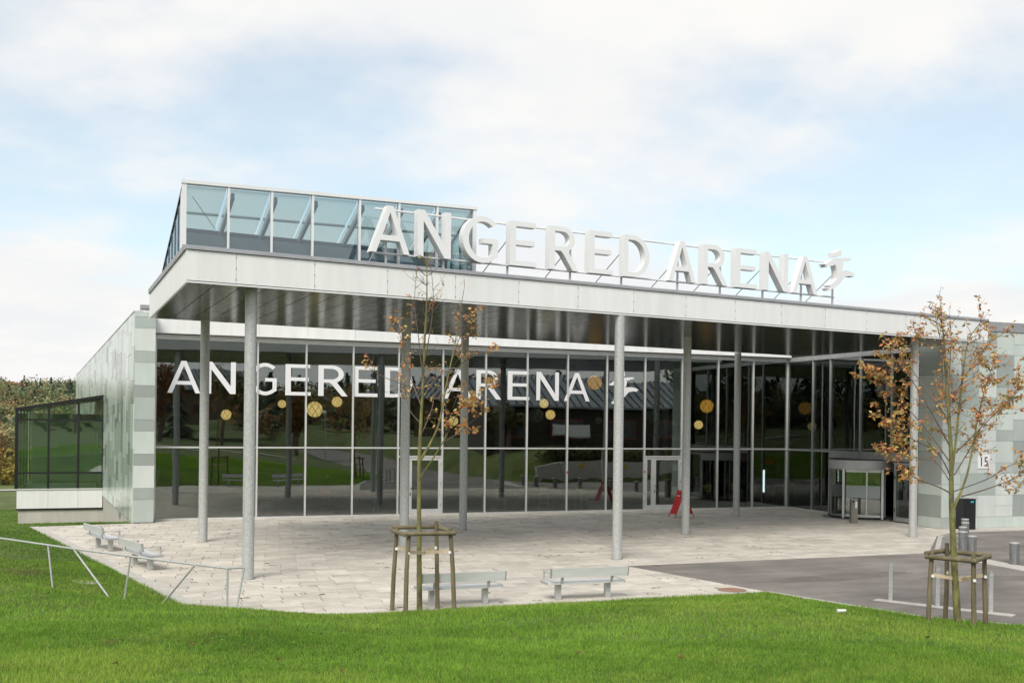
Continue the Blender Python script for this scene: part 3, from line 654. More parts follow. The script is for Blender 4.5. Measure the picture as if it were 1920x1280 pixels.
# ------------------------------------------------------------------ letters
def arc(cx, cy, rx, ry, a0, a1, n=14): return [(cx+rx*math.cos(R(a0+(a1-a0)*k/n)), cy+ry*math.sin(R(a0+(a1-a0)*k/n))) for k in range(n+1)]
def glyphs():
    g = {}
    g['A'] = [[(0,0),(.385,1),(.525,1),(.92,0),(.782,0),(.682,.262),(.232,.262),(.135,0)], [(.278,.375),(.638,.375),(.458,.862)]]
    g['N'] = [[(0,0),(0,1),(.15,1),(.63,.245),(.63,1),(.76,1),(.76,0),(.615,0),(.13,.765),(.13,0)]]
    g['E'] = [[(0,0),(0,1),(.60,1),(.60,.888),(.135,.888),(.135,.578),(.57,.578),(.57,.468),(.135,.468),(.135,.112),(.62,.112),(.62,0)]]
    g['R'] = [[(0,0),(0,1)]+arc(.34,.715,.30,.285,90,-55,14)+[(.465,.45),(.74,0),(.59,0),(.345,.375),(.28,.437),(.135,.44),(.135,0)], [(.135,.888)]+arc(.33,.715,.178,.173,90,-90,12)+[(.135,.542)]]
    g['D'] = [[(0,0),(0,1)]+arc(.27,.5,.50,.5,90,-90,20), [(.135,.888)]+arc(.275,.5,.36,.388,90,-90,18)+[(.135,.112)]]
    outer = arc(.50,.5,.50,.515,48,318,30)
    g['G'] = [outer[:-1]+[(.88,.13),(.88,.535),(.50,.535),(.50,.425),(.745,.425),(.745,.185)]+arc(.51,.5,.36,.40,303,50,28)]
    P = [(300,400),(400,330),(500,285),(640,262),(830,245),(770,262),(840,282),(740,300),(700,322),(640,340),(660,370),(635,470),(600,492),(760,478),(850,500),(920,540),(870,556),(890,580),(800,575),(700,592),(640,670),(560,760),(470,820),(380,872),(310,880),(350,855),(310,835),(390,800),(350,780),(430,740),(530,640),(520,500),(490,400),(440,420),(330,455),(258,450),(305,430),(245,412)]
    H = [(440,190),(500,180),(600,105),(615,230),(520,250),(450,262)]
    f = lambda q: [((x-245)/715, (880-y)/715) for x, y in q]
    g['figure'] = [f(P), f(H)]
    return g
GL = glyphs()
def glyph_mesh(ch, h, w, depth):
    """solid letter: x along the word, y depth (0 = front, behind = +), z up"""
    cu = bpy.data.curves.new('glyph', 'CURVE'); cu.dimensions = '2D'; cu.fill_mode = 'BOTH'; cu.extrude = depth/2
    allx = [p[0] for c in GL[ch] for p in c]; x0, x1 = min(allx), max(allx); k = w/(x1-x0)
    for c in GL[ch]:
        sp = cu.splines.new('POLY'); sp.points.add(len(c)-1); sp.use_cyclic_u = True
        for i, p in enumerate(c): sp.points[i].co = ((p[0]-x0)*k, p[1]*h, 0, 1)
    ob = bpy.data.objects.new('glyph', cu); COL.objects.link(ob); dg = bpy.context.evaluated_depsgraph_get()
    me = bpy.data.meshes.new_from_object(ob.evaluated_get(dg)); bpy.data.objects.remove(ob); bpy.data.curves.remove(cu)
    me.transform(Matrix.Rotation(math.pi/2, 4, 'X')); me.transform(Matrix.Translation((0, depth/2, 0))); me.materials.clear(); me.polygons.foreach_set('use_smooth', [False]*len(me.polygons)); return me
def text_mesh(txt, size, extr, mat):
    cu = bpy.data.curves.new('txt', 'FONT'); cu.body = txt; cu.size = size; cu.extrude = extr; ob = bpy.data.objects.new('txt', cu); COL.objects.link(ob)
    dg = bpy.context.evaluated_depsgraph_get(); me = bpy.data.meshes.new_from_object(ob.evaluated_get(dg)); bpy.data.objects.remove(ob); bpy.data.curves.remove(cu)
    me.transform(Matrix.Rotation(math.pi/2, 4, 'X')); me.materials.clear(); me.materials.append(mat); return me
o = link('numerals', text_mesh('15', .52, .003, M['black']), None, num); o.location = (29.14,-10.128,2.32); o.scale = (.88,1,1)

# white film lettering on the glass
WORD = 'ANGEREDARENA'
for ch, a, b in zip(WORD, (.41,1.80,3.40,4.74,6.01,7.38,8.67,11.11,12.51,13.89,15.18,16.45), (1.59,2.88,4.41,5.72,7.17,8.37,9.81,12.32,13.61,14.87,16.21,17.65)):
    me = glyph_mesh(ch, 1.20, b-a, .004); o = link('window_letter', me, M['white_sign'], arena); o.location = (a, .006, 4.72)
me = glyph_mesh('figure', 1.35, 1.50, .004); o = link('window_emblem', me, M['white_sign'], arena); o.location = (18.51,.006,4.62)

# ------------------------------------------------------------------ entrance canopy
FL = Vector((.05,-16.70,0)); FR = Vector((27.22,-12.41,0)); BL = Vector((-.46,-7.47,0)); BR = Vector((26.14,-3.08,0))
CDIR = (FR-FL).normalized(); CN = Vector((CDIR.y,-CDIR.x,0)); CLEN = (FR-FL).length; LE = (BL-FL).normalized(); LELEN = (BL-FL).length
canopy = thing('entrance_canopy', 'flat canopy with white fascia on round steel columns over the plaza', 'canopy', (FL.x,FL.y,0))
def cp(s, off, z): return FL+CDIR*s-CN*off+UP*z        # s along the front, off behind it
def slab4(m, f, s0, s1, o0, o1, z0, z1):
    return m.hexa([f(s0,o0,z0),f(s1,o0,z0),f(s1,o1,z0),f(s0,o1,z0)],[f(s0,o0,z1),f(s1,o0,z1),f(s1,o1,z1),f(s0,o1,z1)])
SOF = 6.76
cuts = [0,1.1]+[1.1+1.85*k for k in range(1,14)]+[CLEN]
for a, b in zip(cuts, cuts[1:]): slab4(MB(), cp, a+.004, b-.004, 0, .04, SOF+.055, 7.485).build('fascia_panel', M['white_panel'], canopy)
def lp(t, off, z): return FL+LE*t+Vector((LE.y,-LE.x,0))*off+UP*z   # along the left edge
lcuts = [.042,1.4,2.9,4.4,5.9,7.4,LELEN]
for a, b in zip(lcuts, lcuts[1:]): slab4(MB(), lp, a+.004, b-.004, 0, .04, SOF+.055, 7.485).build('fascia_panel', M['white_panel'], canopy)
RE = (BR-FR).normalized()
def rp(t, off, z): return FR+RE*t-Vector((RE.y,-RE.x,0))*off+UP*z
for a, b in zip((.042,3,6),(3,6,8.9)): slab4(MB(), rp, a, b-.006, 0, .04, SOF+.055, 7.485).build('fascia_panel', M['white_panel'], canopy)
def bp_(s, off, z): return BL+(BR-BL).normalized()*s+CN*off+UP*z
slab4(MB(), bp_, .1, (BR-BL).length, 0, .04, SOF+.055, 7.485).build('rear_fascia', M['white_panel'], canopy)
slab4(MB(), cp, -.01, CLEN+.01, -.012, .05, SOF, SOF+.035).build('drip_edge', M['white_sign'], canopy)
slab4(MB(), lp, .06, LELEN, -.012, .05, SOF, SOF+.035).build('drip_edge', M['white_sign'], canopy)
cc = [-.02,1.27]+[1.27+2.05*k for k in range(1,13)]+[CLEN+.02]
for a, b in zip(cc, cc[1:]):
    m = MB().hexa([cp(a+.003,-.04,7.50),cp(b-.003,-.04,7.50),cp(b-.003,.4,7.50),cp(a+.003,.4,7.50)],[cp(a+.003,-.025,7.57),cp(b-.003,-.025,7.57),cp(b-.003,.4,7.66),cp(a+.003,.4,7.66)]); m.build('coping', M['coping'], canopy)
slab4(MB(), lp, .41, LELEN, -.04, .35, 7.50, 7.63).build('coping', M['coping'], canopy); slab4(MB(), rp, .41, 8.9, -.04, .35, 7.50, 7.63).build('coping', M['coping'], canopy)
MB().hexa([cp(.045,.045,SOF+.06),cp(CLEN-.05,.045,SOF+.06),BR+UP*(SOF+.06),BL+Vector((.05,-.03,SOF+.06))],[cp(.045,.045,7.46),cp(CLEN-.05,.045,7.46),BR+UP*7.46,BL+Vector((.05,-.03,7.46))]).build('roof_deck', M['dark'], canopy)
# soffit strips
ns, nt_ = 46, 3
def sof(u, v, z): return (FL*(1-u)+FR*u)*(1-v)+(BL*(1-u)+BR*u)*v+UP*z
for i in range(ns):
    for j in range(nt_):
        u0, u1 = (i+.018)/ns*.996+.002, (i+.982)/ns*.996+.002; v0, v1 = .006+.99*(j+.004)/nt_, .006+.99*(j+.996)/nt_; dz = random.uniform(0,.002)
        MB().hexa([sof(u0,v0,SOF+.012-dz),sof(u1,v0,SOF+.012-dz),sof(u1,v1,SOF+.012-dz),sof(u0,v1,SOF+.012-dz)],[sof(u0,v0,SOF+.04),sof(u1,v0,SOF+.04),sof(u1,v1,SOF+.04),sof(u0,v1,SOF+.04)]).build('soffit_panel', M['soffit'], canopy)
rv = MB()
for s in cuts[1:-1]:
    for z in (6.90,7.15,7.40): slab4(rv, cp, s-.012, s+.012, -.006, .0, z-.02, z+.02)
for a, b in zip(cuts, cuts[1:]):
    for k in range(1,4):
        for z in (6.88,7.44): slab4(rv, cp, a+(b-a)*k/4-.006, a+(b-a)*k/4+.006, -.004, .0, z-.006, z+.006)
for t in np.arange(.4,9,.55):
    for z in (6.88,7.15,7.42): slab4(rv, lp, t-.006, t+.006, -.004, .0, z-.006, z+.006)
rv.build('rivets', M['alu_dark'], canopy, kind='stuff')
for x, y in ((1.56,-15.8),(11.7,-14.75),(24.28,-12.13),(6.58,-11.05),(17.06,-9.22),(1.16,-7.61),(10.0,-6.14),(22.8,-3.45)):
    c = MB().cyl(x,y,.0,SOF+.015,.137,32).build('column', M['galv'], canopy, smooth=True)
    MB().cyl(x,y,-.01,.006,.165,28).build('base_joint', M['tactile'], c)

# ------------------------------------------------------------------ glass lantern on the canopy roof
lan = thing('glass_lantern', 'wedge shaped glass lantern with white frame standing on the canopy roof', 'roof lantern', tuple(FL+LE*1.3+UP*7.46))
TL = 5.0
def lt(s, t, z): return FL+CDIR*s+LE*(1.3+t)+UP*z
LXS = [.08,1.11,2.16,3.19,4.43,5.51,6.60,7.71]
LEND = 7.71
def ltop(s): return 9.22+.23*s/LEND
def zr(s, t): return ltop(s)-(ltop(s)-7.62)*t/TL
def lbox(m, s0, s1, t0, t1, z0, z1): return m.hexa([lt(s0,t0,z0),lt(s1,t0,z0),lt(s1,t1,z0),lt(s0,t1,z0)],[lt(s0,t0,z1),lt(s1,t0,z1),lt(s1,t1,z1),lt(s0,t1,z1)])
for k, s in enumerate(LXS):
    w = .026 if 0 < k < 7 else .05
    m = MB().hexa([lt(s-w,-.04,7.46),lt(s+w,-.04,7.46),lt(s+w,.10,7.46),lt(s-w,.10,7.46)],[lt(s-w,-.04,ltop(s)),lt(s+w,-.04,ltop(s)),lt(s+w,.10,ltop(s)),lt(s-w,.10,ltop(s))]); m.build('post', M['white_sign'], lan)
    if k < 7:
        b = LXS[k+1]; a = s
        MB().hexa([lt(a+.05,.02,7.5),lt(b-.05,.02,7.5),lt(b-.05,.044,7.5),lt(a+.05,.044,7.5)],[lt(a+.05,.02,ltop(a)-.03),lt(b-.05,.02,ltop(b)-.03),lt(b-.05,.044,ltop(b)-.03),lt(a+.05,.044,ltop(a)-.03)]).build('window_pane', M['glass_top'], lan)
        # sloping roof panes
        for t0, t1 in ((.15,1.3),(1.36,2.6),(2.66,TL-.05)):
            MB().hexa([lt(a+.04,t0,zr(a,t0)),lt(b-.04,t0,zr(b,t0)),lt(b-.04,t1,zr(b,t1)),lt(a+.04,t1,zr(a,t1))],[lt(a+.04,t0,zr(a,t0)+.03),lt(b-.04,t0,zr(b,t0)+.03),lt(b-.04,t1,zr(b,t1)+.03),lt(a+.04,t1,zr(a,t1)+.03)]).build('roof_pane', M['glass_frit'], lan)
        for t in (1.33,2.63): MB().bar(lt(a+.04,t,zr(a,t)),lt(b-.04,t,zr(b,t)),.06,.06).build('purlin', M['lantern_beam'], lan)
    if 0 < k < 7: MB().bar(lt(s+.12,.12,zr(s,.12)-.13),lt(s+.12,TL-.6,zr(s,TL-.6)-.08),.08,.15).build('rafter', M['lantern_beam'], lan)
MB().hexa([lt(.02,-.06,ltop(0)),lt(LEND+.06,-.06,ltop(LEND)),lt(LEND+.06,.14,ltop(LEND)),lt(.02,.14,ltop(0))],[lt(.02,-.06,ltop(0)+.08),lt(LEND+.06,-.06,ltop(LEND)+.08),lt(LEND+.06,.14,ltop(LEND)+.08),lt(.02,.14,ltop(0)+.08)]).build('top_rail', M['white_sign'], lan)
lbox(MB(), .14, LEND-.06, 1.9, 2.0, 7.47, 8.42).build('inner_parapet', M['lantern_in'], lan)
lbox(MB(), .14, LEND-.06, 2.02, 2.2, 7.47, 8.55).build('duct', M['lantern_dark'], lan)
lbox(MB(), .14, LEND-.06, .12, 1.89, 7.462, 7.50).build('floor', M['lantern_in'], lan)
MB().bar(lt(.30,.3,9.0),lt(1.0,1.3,8.45),.012).build('tie_rod', M['lantern_dark'], lan)
for s_side in (.08, LEND):
    MB().hexa([lt(s_side-.03,.10,7.46),lt(s_side+.03,.10,7.46),lt(s_side+.03,.5,7.46),lt(s_side-.03,.5,7.46)],[lt(s_side-.03,.10,zr(s_side,.1)),lt(s_side+.03,.10,zr(s_side,.1)),lt(s_side+.03,.5,zr(s_side,.5)),lt(s_side-.03,.5,zr(s_side,.5))]).build('corner_panel', M['white_sign'], lan)
    MB().bar(lt(s_side,.1,zr(s_side,.1)+.05),lt(s_side,TL,7.66),.07,.05).build('verge', M['black_frame'], lan)
    ts = [.5,1.05,1.75,2.45,3.15,3.85,4.5]
    for t in ts[1:]: MB().bar(lt(s_side,t,7.46),lt(s_side,t,zr(s_side,t)),.05,.05).build('side_post', M['lantern_dark'], lan)
    for a, b in zip(ts, ts[1:]):
        MB().hexa([lt(s_side-.01,a+.03,7.5),lt(s_side+.01,a+.03,7.5),lt(s_side+.01,b-.03,7.5),lt(s_side-.01,b-.03,7.5)],[lt(s_side-.01,a+.03,zr(s_side,a)-.02),lt(s_side+.01,a+.03,zr(s_side,a)-.02),lt(s_side+.01,b-.03,zr(s_side,b)-.02),lt(s_side-.01,b-.03,zr(s_side,b)-.02)]).build('side_pane', M['glass_roof'], lan)

# ------------------------------------------------------------------ rooftop sign
sign = thing('rooftop_sign', 'large white block letters ANGERED ARENA on a steel frame above the canopy', 'sign', tuple(cp(4.6,.45,7.46)))
ang = math.atan2(CDIR.y, CDIR.x); OFF = .45
EXT = ((4.52,5.58),(5.80,6.73),(7.07,8.11),(8.48,9.30),(9.71,10.65),(11.0,11.80),(12.17,13.07),(13.76,14.77),(15.05,16.0),(16.31,17.17),(17.47,18.45),(18.65,19.71))
for ch, (a, b) in zip(WORD, EXT):
    me = glyph_mesh(ch, 1.18, b-a, .24); o = link('letter', me, M['white_sign'], sign); o.location = cp(a,OFF,7.92)-sign.location; o.rotation_euler = (0,0,ang)
me = glyph_mesh('figure', 1.28, 1.44, .24); o = link('emblem', me, M['white_sign'], sign); o.location = cp(19.98,OFF,8.09)-sign.location; o.rotation_euler = (0,0,ang)
for z in (7.95,9.05): MB().tube([cp(4.75,OFF+.30,z),cp(20.75 if z < 9 else 20.3,OFF+.30,z)], .026, 8).build('rail', M['white_sign'], sign)
for s in (5.08,6.69,8.60,10.60,12.34,14.37,16.0,17.72,19.35,20.75):
    MB().bar(cp(s,OFF+.36,7.46),cp(s,OFF+.36,9.08),.05,.05).build('upright', M['white_sign'], sign)
    MB().tube([cp(s+.05,OFF+.4,8.7),cp(s-.35,OFF+1.0 if s < 8 else OFF+1.8,7.48)], .015, 6).build('brace', M['alu_mid'], sign)

# ------------------------------------------------------------------ benches
def make_bench():
    t = thing('bench', '', 'bench')
    hl = .88
    for y0, y1 in ((.02,.225),(.235,.44)): MB().box(-hl,hl,y0,y1,.345,.385).build('seat_plank', M['bench'], t)
    MB().hexa([(-hl+.03,-.085,.505),(hl+.03,-.085,.505),(hl+.03,-.045,.505),(-hl+.03,-.045,.505)],[(-hl+.03,-.115,.695),(hl+.03,-.115,.695),(hl+.03,-.075,.695),(-hl+.03,-.075,.695)]).build('backrest', M['bench'], t)
    for s in (-1,1):
        MB().box(s*.57-.055,s*.57+.055,.17,.29,.0,.344).build('leg', M['galv'], t)
        x = s*(hl-.05)
        m = MB().bar((x,-.05,.585),(x,.40,.585),.045,.02).bar((x,.39,.577),(x,.39,.386),.045,.02); m.build('armrest', M['galv'], t)
        MB().bar((s*.57,.02,.37),(s*.57,-.055,.56),.06,.02).build('back_bracket', M['galv'], t)
        MB().box(s*hl-(.0 if s > 0 else .012),s*hl+(.012 if s > 0 else 0),.015,.445,.34,.390).build('end_cap', M['alu_dark'], t)
        bm = MB().hexa([(s*hl+.03-.012,-.09,.50),(s*hl+.03+.012,-.09,.50),(s*hl+.03+.012,-.04,.50),(s*hl+.03-.012,-.04,.50)],[(s*hl+.03-.012,-.12,.70),(s*hl+.03+.012,-.12,.70),(s*hl+.03+.012,-.07,.70),(s*hl+.03-.012,-.07,.70)]); bm.build('end_cap', M['alu_dark'], t)
    return t
M['bollard'] = pmat('bollard_steel', (.17,.175,.18), (.27,.275,.28), scale=9, rough=.5, metal=.4, stretch=(1,1,.3))
M['bench'] = pmat('pale_metal_plank', (.62,.63,.63), (.72,.73,.73), scale=3, rough=.45, metal=.15, stretch=(.4,3,3))
b0 = make_bench(); le = math.atan2(-.87,.27)
for i, (x, y, rz, lb) in enumerate(((8.0,-20.78,R(-2),'pale metal bench beside the asphalt tip of the plaza'),(5.22,-20.75,R(-1.5),'pale metal bench partly hidden behind the staked tree'),
        (-1.86,-8.92,le,'pale metal bench nearer the tiled side wall on the plaza edge'),(-.93,-13.12,le,'pale metal bench nearer the railing on the plaza edge'))):
    b = b0 if i == 0 else copy_tree(b0); b.location = (x,y,.0); b.rotation_euler = (0,0,rz); tag(b, lb, 'bench', 'benches round the plaza')

# ------------------------------------------------------------------ railing
rl = thing('handrail', 'thin steel handrail on slanted posts beside the lawn path', 'railing', (.6,-20.6,0))
RP = [(-9.5,-5.4),(-3.86,-14.03),(-2.2,-16.62),(-.5,-19.1),(.62,-20.61),(.93,-20.55)]
MB().tube([(x,y,.92) for x,y in RP], .022, 8).build('top_rail', M['galv'], rl)
def rail_post(a, b): MB().tube([(a[0],a[1],.91),(b[0],b[1],gz(*b)-.15)], .02, 8).build('post', M['galv'], rl)
for a, b in (((-2.75,-15.76),(-2.62,-15.95)),((-2.2,-16.62),(-1.35,-17.85)),((-1.07,-18.25),(-1.2,-18.1)),((.07,-19.91),(-.62,-18.95)),((.62,-20.61),(.62,-20.62)),((.93,-20.55),(.72,-20.6)),((-5.5,-11.5),(-5.3,-11.8)),((-4.6,-12.9),(-4.0,-13.8)),((-8,-7.7),(-7.7,-8.2))): rail_post(a, b)
flat('path_landing', [(-2.35,-14.95),(-1.95,-15.1),(-1.62,-15.7),(-2.0,-15.7)], -.2, .02, M['kerb'])

# ------------------------------------------------------------------ bollards and posts
bd0 = None
for i, (x, y, lb) in enumerate(((21.92,-18.76,'round grey steel bollard standing farthest out on the road'),(22.13,-17.0,'round grey steel bollard on the road next after the ribbed crossing strip'),
        (22.85,-15.9,'round grey bollard at the road end of the ribbed crossing strip'),(24.0,-14.7,'second round grey bollard along the ribbed crossing strip from the road'),
        (25.3,-13.45,'third round grey bollard along the ribbed crossing strip from the road'),(26.35,-12.35,'round grey bollard at the wall end of the ribbed crossing strip'))):
    if i == 0:
        bd0 = thing('bollard', '', 'bollard'); MB().cyl(0,0,-.02,.575,.125,24).build('shaft', M['bollard'], bd0, smooth=True); MB().tube([(0,0,.577),(0,0,.60),(0,0,.612)],[.128,.128,.115],24).build('cap', M['galv'], bd0, smooth=True)
        b = bd0
    else: b = copy_tree(bd0)
    b.location = (x,y,-.01); tag(b, lb, 'bollard', 'round bollards by the road')
p0 = None
for i, (x, y, lb) in enumerate(((14.38,-22.62,'slim square galvanised post at the plaza end of the pale strip'),(14.80,-23.56,'slim square galvanised post in the middle of the pale strip'),(15.32,-24.48,'slim square galvanised post at the far road end of the pale strip, behind the stakes'))):
    if i == 0:
        p0 = thing('marker_post', '', 'post'); MB().box(-.04,.04,-.04,.04,-.02,.80).build('shaft', M['galv'], p0); MB().box(-.035,.035,-.035,.035,.801,.825).build('cap', M['alu_dark'], p0); MB().box(-.012,.012,-.048,-.041,.70,.735).build('lug', M['alu_dark'], p0); b = p0
    else: b = copy_tree(p0)
    b.location = (x,y,-.004); b.rotation_euler = (0,0,R(-25)); tag(b, lb, 'post', 'square posts on the pale strip')

# ------------------------------------------------------------------ small things by the entrance
af = thing('sandwich_board', 'red folding pavement board with white heart emblem by the glass door', 'sign', (20.15,-3.55,0), R(5))
for s in (-1,1):
    m = MB().hexa([(s*.40-.01,-.21,.16),(s*.40+.01,-.21,.16),(s*.40+.01,.21,.16),(s*.40-.01,.21,.16)],[(s*.09-.01,-.21,.86),(s*.09+.01,-.21,.86),(s*.09+.01,.21,.86),(s*.09-.01,.21,.86)])
    m.v = [(x+20.15,y-3.55,z) for x,y,z in m.v]; pn = m.build('panel', M['red'], af)
    for yy in (-.22,.22):
        q = MB().tube([(s*.47,yy,0),(s*.07,yy,.93),(0,yy,1.12)], .018, 6); q.v = [(x+20.15,y-3.55,z) for x,y,z in q.v]; q.build('leg', M['red'], af)
hd = MB().tube([(-.0,-.22,1.0),(0,.22,1.0)], .10, 16); hd.v = [(x+20.15,y-3.55,z) for x,y,z in hd.v]; hdo = hd.build('header', M['red'], af)
hp = [(16*math.sin(t)**3, 13*math.cos(t)-5*math.cos(2*t)-2*math.cos(3*t)-math.cos(4*t)) for t in np.linspace(0,2*math.pi,28)[:-1]]
hv = [(x*.0042+20.15, -3.55-.224, 1.005+z*.0042) for x,z in hp]; hm = MB(); hm.add(hv+[(x,y-.004,z) for x,y,z in hv],[tuple(range(27))[::-1],tuple(range(27,54))]); hm.build('heart_emblem', M['white'], hdo)
st = MB().box(20.15-.2,20.15+.2,-3.775,-3.771,.70,.74); st.build('white_strip', M['white'], af)

cr = thing('card_post', 'brown steel card reader post in front of the revolving door', 'card reader', (25.63,-7.35,0), R(-20))
q = lambda a,b,c,d,e,f: MB().box(25.63+a,25.63+b,-7.35+c,-7.35+d,e,f)
q(-.13,.13,-.1,.1,0,.93).build('body', M['steel'], cr); q(-.135,.135,-.105,.105,.931,.95).build('cap', M['alu_dark'], cr); q(-.09,-.02,-.112,-.101,.76,.9).build('reader', M['black'], cr); q(.02,.09,-.108,-.101,.6,.85).build('notice', M['white'], cr); q(-.085,-.025,-.116,-.113,.79,.80).build('slot', M['white'], cr)
cb = thing('black_cabinet', 'black ash bin cabinet against the clad wall', 'bin', (28.25,-10.42,0))
bx('body', 27.98,28.52,-10.62,-10.2,0,1.12,M['black'],cb); bx('top', 27.96,28.54,-10.64,-10.18,1.121,1.14,M['black'],cb); bx('badge', 28.28,28.42,-10.626,-10.621,1.0,1.06,M['teal'],cb); bx('door', 28.01,28.49,-10.632,-10.622,.06,.93,M['black'],cb)
cup = thing('paper_cup', 'crumpled white paper cup lying on the lawn near the road kerb', 'cup', (11.2,-25.05,gz(11.2,-25.05)+.05))
MB().tube([(11.13,-25.02,cup.location.z),(11.27,-25.08,cup.location.z+.01)],[.036,.026],12).build('body', M['bench'], cup); MB().tube([(11.122,-25.017,cup.location.z),(11.13,-25.02,cup.location.z)],[.04,.04],12).build('rim', M['bench'], cup)

# ------------------------------------------------------------------ pendant lamps behind the glass
def globe_meshes():
    s = MB(); n, mm = 20, 12; vs = []
    for j in range(mm+1):
        ph = math.pi*j/mm
        for k in range(n): vs.append((math.sin(ph)*math.cos(2*math.pi*k/n), math.sin(ph)*math.sin(2*math.pi*k/n), math.cos(ph)))
    fs = [(j*n+k, j*n+(k+1)%n, (j+1)*n+(k+1)%n, (j+1)*n+k) for j in range(mm) for k in range(n)]
    s.add(vs, fs); net = MB()
    for q in range(7):
        for sg in (-1,1):
            pts = []
            for j in range(13):
                ph = math.pi*(.02+.96*j/12); a = 2*math.pi*q/7+sg*ph*.75; pts.append((1.015*math.sin(ph)*math.cos(a),1.015*math.sin(ph)*math.sin(a),1.015*math.cos(ph)))
            net.tube(pts, .026, 4, False)
    for q in range(4):
        a = 2*math.pi*q/4; net.tube([(.45*math.cos(a),.45*math.sin(a),.9),(0,0,1.7)], .018, 4, False)
    out = []
    for nm, m in (('globe', s), ('rope_net', net)):
        me = bpy.data.meshes.new(nm); me.from_pydata(m.v, [], m.f); me.update(); shade(me, 80); out.append(me)
    return out
GM, NM = globe_meshes(); GM_ = {}
for k in ('lamp_lit','lamp_orange','lamp_off'):
    g = GM.copy(); g.materials.append(M[k]); GM_[k] = g
NM.materials.append(M['net'])
lamps = [(2.78,3.95,.21,'lamp_lit','small glowing globe lamp hanging below the letter N'),(4.99,4.42,.17,'lamp_lit','smallest glowing globe lamp hanging below the letters GE'),
 (6.32,4.22,.33,'lamp_lit','big pale globe lamp hanging below the first letter R'),(7.25,4.55,.22,'lamp_lit','small glowing globe lamp touching the foot of the first letter R'),
 (12.33,3.81,.21,'lamp_lit','glowing globe lamp low behind the leaves of the slim tree'),(13.17,4.84,.33,'lamp_orange','big orange globe lamp half hidden behind a column near the letter A'),
 (14.41,4.40,.19,'lamp_off','small dull green globe hanging below the second letter R'),(16.18,4.10,.33,'lamp_off','big dull green globe hanging below the last letter E'),
 (16.56,4.65,.21,'lamp_lit','glowing globe lamp touching the foot of the last letter N'),(16.88,4.15,.22,'lamp_lit','glowing globe lamp hanging just under another below the last letter N'),
 (18.05,4.94,.31,'lamp_off','faint grey globe behind the foot of the last letter A'),(19.05,5.64,.34,'lamp_orange','large orange globe lamp between the last letter and the emblem'),
 (19.26,3.92,.17,'lamp_off','small dull green globe hanging under the large orange one'),(21.99,4.15,.31,'lamp_off','big dull green globe above the door with the sidelight'),
 (24.93,4.67,.32,'lamp_orange','large amber globe lamp between two columns near the glazed corner'),(24.5,3.78,.21,'lamp_lit','small glowing globe lamp under the large amber one'),
 (29.6,3.78,.2,'lamp_lit','dim globe lamp deep inside behind the glazed corner')]
for x, z, r, mk, lb in lamps:
    t = thing('pendant_lamp', lb, 'lamp', (x,2.5,z), random.uniform(0,3), 'net covered globes hanging in the foyer')
    for nm, me in (('globe', GM_[mk]), ('rope_net', NM)):
        o = link(nm, me, None, t); o.scale = (r,r,r)
    o = MB().tube([(x,2.5,z+1.65*r),(x,2.5,6.92)], .006, 4).build('cord', M['net'], t)
nt = link('neon_cafe', text_mesh('Café', .30, .012, M['neon']), None); nt.location = (28.6,.25,2.33); nt.rotation_euler = (0,R(-6),R(-30)); nt.data.transform(Matrix.Shear('XY',4,(.25,0)) if False else Matrix.Identity(4)); tag(nt, 'red neon script reading Café behind the corner glass', 'neon sign')

# foyer furniture
def stool(mat):
    t = thing('bar_stool', '', 'stool'); MB().box(-.19,.19,-.19,.19,.72,.76).build('seat', mat, t); MB().hexa([(-.19,.17,.82),(.19,.17,.82),(.19,.20,.82),(-.19,.20,.82)],[(-.19,.21,1.02),(.19,.21,1.02),(.19,.24,1.02),(-.19,.24,1.02)]).build('backrest', mat, t)
    for sx in (-1,1):
        for sy in (-1,1): MB().tube([(sx*.16,sy*.16,.72),(sx*.21,sy*.21,0)], .014, 6).build('leg', mat, t)
        MB().tube([(sx*.16,.17,.74),(sx*.17,.20,1.0)], .013, 6).build('back_post', mat, t)
    MB().tube([(-.2,-.19,.28),(.2,-.19,.28)], .012, 6).build('foot_rail', mat, t); return t
s0 = stool(M['yellow']); s1 = stool(M['red'])
for i, (x, y, rz, lb, src) in enumerate(((16.1,1.3,2.8,'mustard bar stool behind the glass below the last letter E',s0),(17.95,1.4,.3,'mustard bar stool behind the glass next to the white tub',s0),(24.5,1.6,2.6,'mustard bar stool behind the glass left of the tall cooler column',s0),(26.2,1.8,.5,'mustard bar stool behind the glass close to the building corner',s0),(14.2,1.5,1.0,'mustard bar stool behind the glass right of the slim tree',s0),
        (6.6,1.4,2.9,'red bar stool behind the glass beside the red table',s1),(15.4,2.4,1,'red bar stool behind the glass between mustard stools',s1),(17.2,2.4,2,'red bar stool behind the glass near the white tub',s1))):
    src_used = 'used' in src
    b = src if not src_used else copy_tree(src); src['used'] = 1; b.location = (x,y,0); b.rotation_euler = (0,0,rz); tag(b, lb, 'stool', 'bar stools in the foyer')
tb = thing('cafe_table', 'red cafe table behind the glass right of the red stool', 'table', (8.3,1.5,0)); bx('top', 7.75,8.85,1.2,1.8,.72,.76,M['red'],tb)
for dx in (-.45,.45):
    for dy in (-.22,.22): MB().tube([(8.3+dx*.9,1.5+dy*.9,.72),(8.3+dx*1.1,1.5+dy,0)],.018,6).build('leg', M['alu_dark'], tb)
tb = thing('white_tub', 'white round planter tub on the foyer floor', 'planter', (18.5,1.1,0)); MB().tube([(18.5,1.1,.0),(18.5,1.1,.12),(18.5,1.1,.38),(18.5,1.1,.40)],[.28,.36,.47,.45],20).build('bowl', M['white'], tb, smooth=True); MB().cyl(18.5,1.1,.401,.41,.42,20).build('soil', M['int_dark'], tb)
ck = thing('drinks_cooler', 'tall drinks cooler with lit strip and red oval topper behind the corner glass', 'cooler', (28.9,3.3,0))
